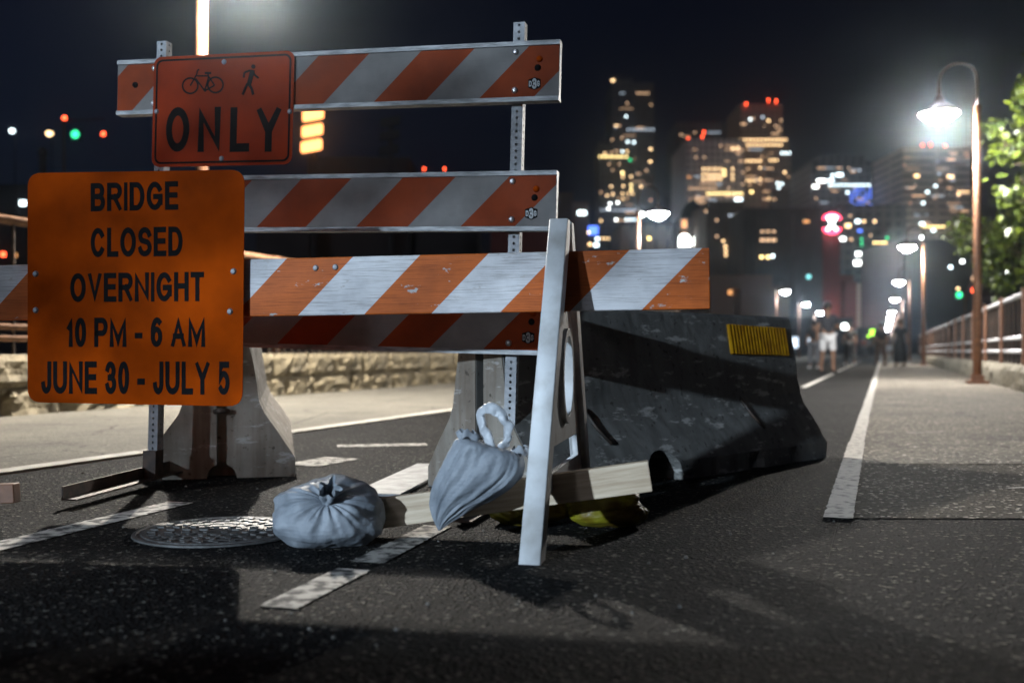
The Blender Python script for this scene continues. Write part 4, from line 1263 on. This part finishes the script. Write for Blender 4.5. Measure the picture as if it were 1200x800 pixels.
Z4 = lambda L: [(900 + x / 4, 60 + y / 4, w / 4, h / 4, c) for (x, y, w, h, c) in L]
Z5 = lambda L: [(650 + x / 4, 220 + y / 4, w / 4, h / 4, c) for (x, y, w, h, c) in L]
Z6 = lambda L: [(900 + x / 4, 240 + y / 4, w / 4, h / 4, c) for (x, y, w, h, c) in L]
S = 12  # one lit window in quarter pixels
def row(x0, x1, y, n, c, h=9, w=None):
    st = (x1 - x0) / n
    return [(x0 + st * (i + .5), y, w or st * .6, h, c) for i in range(n)]
fd = facade('dark_glass_facade', (.15, .155, .17), (.04, .045, .06), 4.2, 4.0)
fg_ = facade('concrete_grid_facade', (.75, .68, .66), (.03, .03, .04), 3.6, 3.9, mortar=0.30)
fb = facade('brown_stone_facade', (.34, .25, .21), (.05, .043, .045), 3.8, 4.0, mortar=0.32)
fz = facade('banded_facade', (.46, .37, .32), (.06, .05, .05), 30.0, 3.9, mortar=0.36)
fc = facade('beige_classical_facade', (.48, .40, .33), (.07, .07, .09), 4.0, 6.5, mortar=0.26)
fl = facade('low_brick_facade', (.30, .20, .15), (.03, .025, .025), 2.6, 3.4, mortar=0.42)
fr = pm('red_brick_wall', (.22, .06, .05), (.15, .045, .04), 2, .9)
M['far_dark'] = pm('far_dark_wall', (.05, .05, .056), (.035, .035, .042), .2, .9)
M['far_grey'] = pm('far_grey_wall', (.16, .15, .14), (.12, .11, .105), .2, .9)
M['far_brown'] = pm('far_brown_wall', (.20, .155, .125), (.15, .115, .095), .1, .9)
M['dome'] = pm('dark_green_copper', (.03, .045, .04), (.02, .03, .028), .5, .6)

t1w = Z3([(335, 307, S, S, 'c'), (340, 245, S, S, 'd'), (288, 350, 16, 10, 'w'), (303, 350, 14, 10, 'd'), (270, 415, S, S, 'd'), (315, 408, S, S, 'd'), (342, 425, 14, 14, 'c'), (372, 428, 14, 14, 'c'),
          (450, 460, 18, 12, 'w'), (235, 480, S, S, 'w'), (265, 477, S, S, 'd'), (318, 470, S, S, 'c'), (340, 470, S, S, 'w'), (353, 510, 14, 14, 'g'), (448, 518, 18, 12, 'w'), (303, 530, S, S, 'd'), (318, 571, 18, 16, 'y'),
          (320, 590, S, S, 'w'), (358, 588, S, S, 'w'), (265, 635, S, S, 'w'), (322, 632, S, S, 'w'), (358, 628, 13, 13, 'y'), (358, 650, 13, 13, 'y'), (405, 635, 13, 13, 'w'), (217, 662, S, S, 'd'), (246, 677, S, S, 'w'),
          (272, 672, S, S, 'w'), (318, 668, S, S, 'w'), (345, 668, S, 10, 'w'), (365, 668, S, 10, 'w'), (320, 692, S, S, 'w'), (450, 698, S, S, 'd'), (260, 715, 14, 14, 'W'), (295, 710, 16, 12, 'W'), (252, 738, 14, 14, 'W'),
          (390, 735, S, S, 'e'), (217, 795, S, S, 'w'), (288, 790, 14, 14, 'W'), (430, 560, S, 14, 'd'), (255, 530, S, S, 'd')]
         + row(335, 470, 368, 7, 'e', 10) + row(205, 345, 495, 9, 'y', 13) + row(325, 405, 790, 4, 'c', 14) + row(210, 380, 745, 9, 'e', 8) + row(290, 350, 690, 3, 'd', 9))
r_t1 = building('tall dark stepped skyscraper with scattered windows left of the arched windows', [(716, 767, 97, 0, 40, None), (702, 718, 167, -2, 40, None), (718, 741, 92, 8, 20, None), (745, 766, 101, -3, 20, M['far_grey'])], 700, fd, t1w + [(718, 94.5, 5, 4, 'w')])
t2w = Z3([(835, 457, 16, 12, 'w'), (858, 455, 16, 12, 'w'), (630, 590, 22, 10, 'O'), (862, 695, 40, 14, 'c'), (795, 560, 14, 14, 'y'), (795, 580, 14, 14, 'y')]
         + [(x, y, 11, 11, 'w') for y in (552, 578, 600) for x in (697, 717, 737, 756, 776, 834)] + row(625, 760, 643, 8, 'd', 12) + row(710, 885, 667, 11, 'y', 12) + row(655, 730, 685, 5, 'd', 12) + row(655, 725, 708, 5, 'd', 12) + row(680, 760, 620, 6, 'd', 9))
r_t2 = building('pale concrete grid tower with rows of lit windows', [(804, 872, 163, 0, 55, None)], 600, fg_, t2w, [(806.5, 162.5), (823, 160), (825, 154.5)])
building('black tower hidden behind the pale grid tower', [(793, 868, 143, 0, 50, None)], 760, fd, [(798, 158, 3, 3, 'd'), (795, 190, 4, 4, 'g'), (797, 228, 4, 4, 'd')])
t3w = Z3([(917, 320, 14, 14, 'c'), (975, 310, 14, 14, 'e'), (1002, 327, 14, 14, 'w'), (885, 342, 26, 9, 'd'), (1060, 325, S, S, 'd'), (962, 547, S, S, 'w'), (905, 552, S, S, 'd'), (1078, 568, 16, 12, 'w'), (962, 600, S, S, 'w'),
          (1000, 605, 14, S, 'd'), (1045, 620, 13, 13, 'c'), (1065, 622, 13, 13, 'c'), (1050, 640, 13, 13, 'c'), (962, 620, S, S, 'd'), (915, 628, S, S, 'd'), (923, 660, 18, 16, 'y'), (1007, 690, 14, 14, 'w'), (1095, 590, 10, 10, 'd')]
         + row(865, 1090, 416, 13, 'w', 13) + row(895, 1070, 440, 10, 'w', 12) + row(893, 972, 515, 5, 'w', 14) + row(1003, 1048, 512, 3, 'w', 14) + row(1056, 1108, 478, 3, 'c', 14) + row(895, 945, 588, 4, 'd', 12) + row(895, 945, 607, 4, 'w', 12) + row(960, 1025, 605, 4, 'd', 10))
r_t3 = building('broad stepped tower crowned with red beacons and bright upper floor', [(868, 917, 122, 6, 40, None), (866, 924, 161, 0, 50, None), (896, 927, 178, -5, 40, None), (905, 936, 222, -12, 40, M['far_grey'])], 620, fb, t3w, [(874.5, 121.5), (900.5, 117), (909.5, 118)])
t4w = Z4([(400, 558, S, S, 'e'), (428, 558, S, S, 'e'), (335, 580, 36, 16, 'c'), (302, 582, 16, 14, 'c'), (295, 605, 30, 12, 'c'), (250, 608, 48, 16, 'W'), (222, 635, 30, 16, 'W'), (372, 662, 16, 14, 'c'), (225, 690, S, S, 'd')]
         + row(280, 482, 628, 12, 'c', 13) + [(390 + 18 * i, 648 + 18 * j, 12, 12, 'b') for i in range(6) for j in range(5) if (i * 7 + j * 3) % 4])
r_t4 = building('dark curved glass tower with blue lights at its corner', [(951, 1022, 189, 0, 45, None), (961, 1014, 182, 6, 30, None)], 560, fd, t4w)
t5w = Z4([(525, 550, 70, 20, 'c'), (590, 556, 40, 26, 't'), (630, 585, 30, 12, 'w'), (510, 608, 16, 16, 'W'), (635, 660, 36, 14, 'y'), (520, 660, 16, 14, 'e'), (568, 660, 16, 12, 'e'), (648, 705, 24, 16, 'c'), (507, 755, 14, 12, 'r'), (575, 735, 40, 14, 'w')]
         + row(545, 600, 585, 4, 'O', 12) + row(530, 595, 605, 5, 'w', 12) + row(500, 650, 628, 9, 'e', 10) + [(605 + (i % 2) * 4, 610 + i * 13, 12, 11, 'e') for i in range(6)] + [(602, 690, 22, 26, 'W')])
r_t5 = building('teal topped tower squeezed between the curved and the brown banded tower', [(1021, 1064, 192, 0, 40, None)], 610, fd, t5w, [(1053, 191.5), (1059, 191.5)])
t6w = Z4([(697, 585, 26, 14, 'w'), (855, 588, 36, 12, 'w'), (803, 575, 12, 12, 'e'), (785, 632, 18, 12, 'c'), (747, 660, 18, 12, 'c'), (727, 712, 16, 14, 'c'), (893, 672, 14, 12, 'w'), (858, 508, 44, 10, 'd'), (780, 690, 10, 10, 'd'), (690, 630, 12, 8, 'd')]
         + row(885, 945, 660, 4, 'w', 14)) + Z6([(722, 88, 26, 12, 'c'), (775, 120, 22, 14, 'c'), (597, 77, 20, 18, 'e'), (635, 157, 20, 26, 'W'), (723, 158, 20, 26, 'W'), (635, 217, 20, 26, 'W')] + row(712, 845, 103, 9, 'y', 12))
r_t6 = building('wide brown tower with horizontal bands behind the glaring lamp', [(1058, 1137, 172, 0, 60, None)], 520, fz, t6w, [(1081, 170.5), (1090.5, 169.5), (1107.5, 171), (1079, 250), (1083, 250), (1114.5, 250)])

# nearer blocks
building('beige classical hall with tall columns behind the lamp', [(727, 796, 264, 0, 30, None), (730, 793, 260, 4, 20, M['far_brown'])], 330, fc, Z5([(443, 237, 18, 18, 'y')] + row(215, 260, 238, 3, 'w', 12)))
ch = building('domed tower with two glowing arched windows', [(796, 827, 255, 0, 14, M['far_brown'])], 300, M['far_brown'], Z5([(607, 170, 30, 46, 'O'), (665, 170, 30, 46, 'O'), (607, 215, 30, 8, 'O'), (672, 212, 46, 8, 'O')]))
cb = Vector(ch.location)
pdm = P(811.5, 255, 307) - cb
r0 = 13 / F * 307
G().lathe([(r0 * 1.1, -1), (r0 * 1.1, 0), (r0, r0 * .5), (r0 * .75, r0 * 1.0), (r0 * .4, r0 * 1.4), (r0 * .12, r0 * 1.6), (r0 * .1, r0 * 2.0), (0.0001, r0 * 2.2)], 18).build('dome', M['dome'], ch, True, loc=(pdm.x, pdm.y, pdm.z))
for (px, py) in ((802, 282), (818.5, 281.5)):
    p = P(px, py, 300) - cb
    rr = 6.3 / F * 300
    pts = [(rr * math.cos(R(a)), rr * .9 * math.sin(R(a)) + rr * .3) for a in range(0, 181, 15)] + [(-rr, -rr * 1.2), (rr, -rr * 1.2)]
    plate(pts, -0.25, 0.1).build('arched_window', EM['W'], ch, loc=(p.x, p.y, p.z))
building('brown stone block with a column of lit stair windows', [(828, 872, 236, 0, 30, None)], 280, M['far_brown'],
         Z5([(760, 152, 14, 14, 'd'), (760, 228, 14, 14, 'd'), (790, 250, 13, 13, 'w'), (800, 275, 14, 14, 'w'), (802, 295, 13, 13, 'w'), (802, 315, 13, 13, 'w'), (708, 110, 14, 14, 'd'), (875, 120, 26, 14, 'w')] + [(820 + 14 * (k % 2), 130 + 20 * (k // 2), 11, 12, 'e' if k < 6 else 'c') for k in range(10)]))
bx = building('dark modern block with a pale concrete frame', [(878, 962, 249, 2, 40, M['far_dark']), (872, 964, 244, 0, 42, M['far_grey']), (884, 886.5, 250, -1, 2, M['far_grey']), (930, 934, 252, -1, 2, M['far_grey'])], 260, M['far_dark'],
         Z5([(1180, 158, 34, 14, 'O'), (970, 325, 20, 18, 'y'), (1000, 325, 20, 18, 'y'), (1022, 320, 18, 18, 'c')] + row(960, 1040, 205, 3, 'd', 14, 20) + row(960, 1040, 245, 3, 'd', 16, 24)))
g_ = G(); 
building('long low warehouse with dim brick front beyond the barrier', [(832, 905, 322, 0, 20, None), (868, 925, 336, -6, 16, None)], 190, fl, Z5([(822, 490, 20, 24, 'O')]) + [(890, 386, 3, 3, 'd')])
building('pale low street front with rows of sash windows at the bridge end', [(1002, 1056, 332, 0, 20, None), (1046, 1112, 326, 6, 20, None)], 300, fc, Z6([(565, 285, 30, 20, 'O'), (610, 285, 30, 20, 'O')]))
building('red washed brick house below the neon sign', [(984, 1000, 322, 0, 14, None), (990, 1004, 330, -3, 10, None)], 280, fr, Z6([(355, 425, 22, 24, 'b')]))
ck = building('tall brick chimney carrying the red neon sign', [(958, 984, 273, 0, 10, None)], 270, fr, [])
building('dark glass office below the curved tower', [(985, 1062, 240, 0, 30, None)], 420, fd, Z6([(385, 52, 18, 12, 'd'), (420, 78, 24, 16, 'c'), (450, 78, 16, 14, 'w'), (500, 78, 14, 16, 'w'), (375, 98, 30, 20, 'w'), (350, 160, 28, 18, 'W'), (390, 162, 22, 18, 'd'), (480, 143, 14, 14, 'd'), (430, 122, 24, 14, 'b'), (438, 160, 12, 10, 'g'), (438, 175, 12, 10, 'g'), (438, 188, 12, 10, 'g'),
         (558, 155, 14, 14, 'g'), (430, 230, 44, 20, 'W'), (420, 272, 40, 24, 'W'), (455, 275, 24, 20, 'c'), (453, 315, 16, 14, 'O'), (505, 262, 18, 12, 'd')] + row(490, 560, 178, 5, 'y', 14)))
building('low dark block behind the pipe railing with scattered lights', [(1060, 1215, 280, 0, 30, None)], 240, M['far_dark'], Z6([(910, 265, 22, 18, 'W'), (855, 292, 20, 18, 'c'), (890, 392, 18, 14, 'w'), (1118, 310, 24, 18, 'W'), (960, 345, 12, 24, 'd'), (1045, 295, 14, 14, 'd'), (948, 242, 12, 12, 'd'), (1075, 290, 10, 14, 'd'), (1150, 250, 10, 10, 'd')]))
building('street level shopfronts with lit panes at the end of the bridge', [(925, 1000, 372, 0, 10, None)], 170, M['far_dark'], Z6([(130, 645, 44, 60, 'e'), (200, 635, 34, 24, 'e'), (365, 570, 46, 30, 'W'), (418, 607, 30, 30, 'W'), (320, 548, 18, 18, 'c'), (190, 337, 26, 24, 't')]))
building('small kiosk with lime green sign far down the bridge', [(1014, 1030, 383, 0, 4, None)], 150, M['far_dark'], Z6([(490, 598, 30, 34, 'l'), (470, 615, 14, 14, 'l')]))
# left of the barricade
building('red brick corner block with a blue screen behind the A-frame', [(640, 672, 225, 4, 30, M['far_brown']), (672, 690, 236, 0, 30, None)], 300, fl, Z5([(128, 118, 46, 22, 'c'), (180, 200, 56, 50, 'b'), (160, 210, 14, 14, 'y'), (200, 240, 22, 18, 'c'), (165, 265, 20, 16, 'w'), (195, 268, 26, 16, 'c')]))
building('dark flat roofed mill seen between the upper striped rails', [(360, 480, 184, 0, 40, None), (300, 362, 232, -8, 30, None), (480, 560, 205, 3, 30, None)], 260, M['far_dark'], [(400, 265, 3, 3, 'r')], [(469.5, 198), (497, 197.5), (521, 197.5)])
building('low red walled house behind the second striped rail', [(575, 660, 262, 0, 20, None)], 180, fr, [])
building('distant dark apartment block beyond the left walk', [(-40, 40, 216, 0, 30, None), (40, 150, 262, 4, 30, None)], 240, M['far_dark'], [(27, 238, 9, 7, 'c'), (17, 299, 7, 6, 'O'), (4, 298, 6, 6, 'r'), (-12, 260, 6, 5, 'w'), (6, 215 + 40, 5, 4, 'd')])

# neon sign on the chimney: red arcs round a white figure
ns = tag(empty('neon_sign', P(975, 262, 268)), 'red and white neon emblem glowing on the brick chimney', 'sign')
def arc2(cx, cy_, rx, ry, a0, a1, n=14): return [((cx + rx * math.cos(R(a0 + (a1 - a0) * k / n))) / F * 268, 0, (cy_ + ry * math.sin(R(a0 + (a1 - a0) * k / n))) / F * 268) for k in range(n + 1)]
G().tube(arc2(0, 4, 10, 7, 10, 170), .30, 8).build('neon_arc', EM['n'], ns, True)
G().tube(arc2(0, -4, 10, 7, 190, 350), .30, 8).build('neon_arc', EM['n'], ns, True)
G().tube([(-1.2, 0, 1.7), (-.3, 0, .4), (-.3, 0, -.6), (-1.3, 0, -1.7)], .32, 8).build('neon_stroke', EM['W'], ns, True)
G().tube([(1.2, 0, 1.7), (.3, 0, .4), (.3, 0, -.6), (1.3, 0, -1.7)], .32, 8).build('neon_stroke', EM['W'], ns, True)
G().tube([(-1.1, 0, 1.75), (1.1, 0, 1.75)], .32, 8).build('neon_stroke', EM['W'], ns, True)
G().box(-.12, .12, .5, 1.4, -1.6, 1.6).build('bracket', M['far_dark'], ns)

# three bar lit sign on a mast, and its unlit twin
def bar_sign(label, cx, ys, w, h, skew, mat, d, mast_y):
    base = P(cx, 411, d); base.z = -0.06
    root = tag(empty('stacked_sign', base), label, 'sign')
    for k, y in enumerate(ys):
        c = P(cx + k * -1.0, y, d) - base
        hw, hh, sk = w / 2 / F * d, h / 2 / F * d, skew / F * d
        q_ = [Vector((-hw, -hh - sk)), Vector((hw, -hh + sk)), Vector((hw, hh + sk)), Vector((-hw, hh - sk))]
        plate(round_poly(q_, hh * .4, 4), -.25, .25).build('sign_bar', mat, root, loc=(c.x, c.y, c.z))
    zt = (P(cx, mast_y, d) - base).z
    top = (P(cx, ys[0], d) - base).z
    G().box(-.5, .5, .3, .8, 0, top).build('mast', M['far_dark'], root)
    return root
bar_sign('three glowing orange slanted bars stacked on a mast above the mill', 367, (134.5, 153, 171), 24, 12.5, 2.2, EM['o'], 230, 190)
bar_sign('three dark unlit slanted bars stacked on a mast above the mill', 457.5, (143, 159, 176), 24, 11, 2.0, M['far_dark'], 230, 190)

# traffic signals left
def signal(label, px, ytop, d, lights, arm_to=None):
    base = P(px, 411, d); base.z = -0.06
    root = tag(empty('traffic_signal', base), label, 'traffic light')
    zt = (P(px, ytop, d) - base).z
    G().tube([(0, 0, 0), (0, 0, zt)], .12, 8).build('mast', M['rust'], root, True)
    if arm_to is not None:
        xa_ = (P(arm_to, ytop, d) - base).x
        G().tube([(0, 0, zt - .2), (xa_, 0, zt)], .08, 6).build('mast_arm', M['rust'], root, True)
    for (lx, ly, r, c) in lights:
        p = P(lx, ly, d) - base
        rr = r / F * d
        G().box(p.x - rr * 1.3, p.x + rr * 1.3, .02, .5, p.z - rr * 1.4, p.z + rr * 1.4).build('signal_housing', M['far_dark'], root)
        o = G().lathe([(rr, 0), (rr * .8, rr * .25), (rr * .4, rr * .4), (0.0001, rr * .45)], 14).build('signal_lens', EM[c], root, True, loc=(p.x, 0, p.z)); o.rotation_euler = (R(90), 0, 0)
    return root
signal('mast with green and red signals beyond the left walk', 75, 140, 120, [(88, 157.5, 4.6, 'g'), (75.5, 138.5, 2.6, 'r'), (121, 157, 2.4, 'r')], 122)
signal('green and red traffic signal beyond the pipe railing', 1131, 338, 150, [(1124, 345.5, 3.6, 'g'), (1142, 340, 3.4, 'r')], 1143)
def far_lamp(label, px, py, d, c='W', r=3.6):
    base = P(px + 3, 411, d); base.z = -0.06
    root = tag(empty('street_lamp', base), label, 'street lamp', 'far street lamps')
    p = P(px, py, d) - base
    G().tube([(0, 0, 0), (0, 0, p.z + .3), (p.x, 0, p.z + .4)], .09, 6).build('pole', M['far_dark'], root, True)
    rr = r / F * d
    G().lathe([(0.0001, -rr * .8), (rr * .7, -rr * .6), (rr, 0), (rr * .7, rr * .5), (0.0001, rr * .6)], 12).build('bulb', EM[c], root, True, loc=(p.x, p.y, p.z))
    return root
far_lamp('far cool street light at the left beside the sky', 14.5, 153.5, 160, 'c', 3.4)
far_lamp('far warm street light next to the green signal', 58, 156.5, 150, 'w', 4.2)
far_lamp('bright double street light next to the tall lamp by the classical hall', 752, 251, 200, 'W', 4.0)
G_ = None
# dark post between the left lights
bp = tag(empty('bollard', P(50, 411, 60)), 'dark post standing beyond the left walk above the closed sign', 'post')
bp.location.z = -0.06
zt = (P(50, 182, 60)).z + .06
G().tube([(0, 0, 0), (0, 0, zt)], .22, 10).build('shaft', M['far_dark'], bp, True)
G().lathe([(.27, 0), (.27, .3), (.1, .5), (0.0001, .52)], 12, (0, 0, zt)).build('cap', M['far_dark'], bp, True)

# lamps added to brighten the facades, on short masts before the buildings
def city_fill_light(label, px, d, z, power, col, aim=None):
    p = P(px, 411, d)
    root = tag(empty('street_lamp', (p.x, p.y, -0.06)), label, 'street lamp', 'added city fill lights')
    G().tube([(0, 0, 0), (0, 0, z)], .15, 6).build('pole', M['far_dark'], root, True)
    G().lathe([(.6, 0), (.5, .3), (.1, .5), (0.0001, .5)], 10, (0, 0, z)).build('lamp_shade', M['far_dark'], root, True)
    li = bpy.data.lights.new('lamp_light', 'SPOT' if aim else 'POINT'); li.energy = power; li.shadow_soft_size = .5; li.color = col
    lo = bpy.data.objects.new('lamp_light', li); COL.objects.link(lo); lo.parent = root; lo.location = (0, 0, z - .7)
    if aim:
        li.spot_size = R(110); li.spot_blend = .6
        lo.rotation_euler = (P(*aim) - Vector((p.x, p.y, z))).to_track_quat('-Z', 'Y').to_euler()
    return root
city_fill_light('added fill light on a mast before the pale grid tower', 830, 545, 24, 4.0e4, (1, .80, .76), (835, 190, 600))
city_fill_light('added fill light on a mast before the brown banded tower', 1098, 450, 20, 4.0e4, (1, .82, .7), (1098, 200, 520))
city_fill_light('added fill light on a mast before the stepped tower', 905, 560, 24, 2.5e4, (1, .78, .66), (895, 190, 620))
city_fill_light('added fill light in front of the classical hall', 760, 305, 6, 6.0e3, (1, .85, .7))
city_fill_light('added fill light in front of the pale street front', 1035, 280, 6, 6.0e3, (1, .85, .7))
city_fill_light('added red fill light before the red washed house and chimney', 985, 262, 8, 4.0e3, (1, .3, .2))

# ------------------------------------------------------------------ night haze
g = G().box(-1320, 1320, -220, 1020, -1.2, 215)
hz = g.build('haze', None); hz['kind'] = 'stuff'
hm = bpy.data.materials.new('night_haze'); hm.use_nodes = True
hn = hm.node_tree
for n in list(hn.nodes):
    if n.type == 'BSDF_PRINCIPLED': hn.nodes.remove(n)
pv = hn.nodes.new('ShaderNodeVolumePrincipled')
pv.inputs['Color'].default_value = (.74, .87, 1, 1)
pv.inputs['Density'].default_value = 0.00042
pv.inputs['Anisotropy'].default_value = 0.965
hn.links.new(pv.outputs[0], hn.nodes['Material Output'].inputs['Volume'])
hz.data.materials.append(hm)
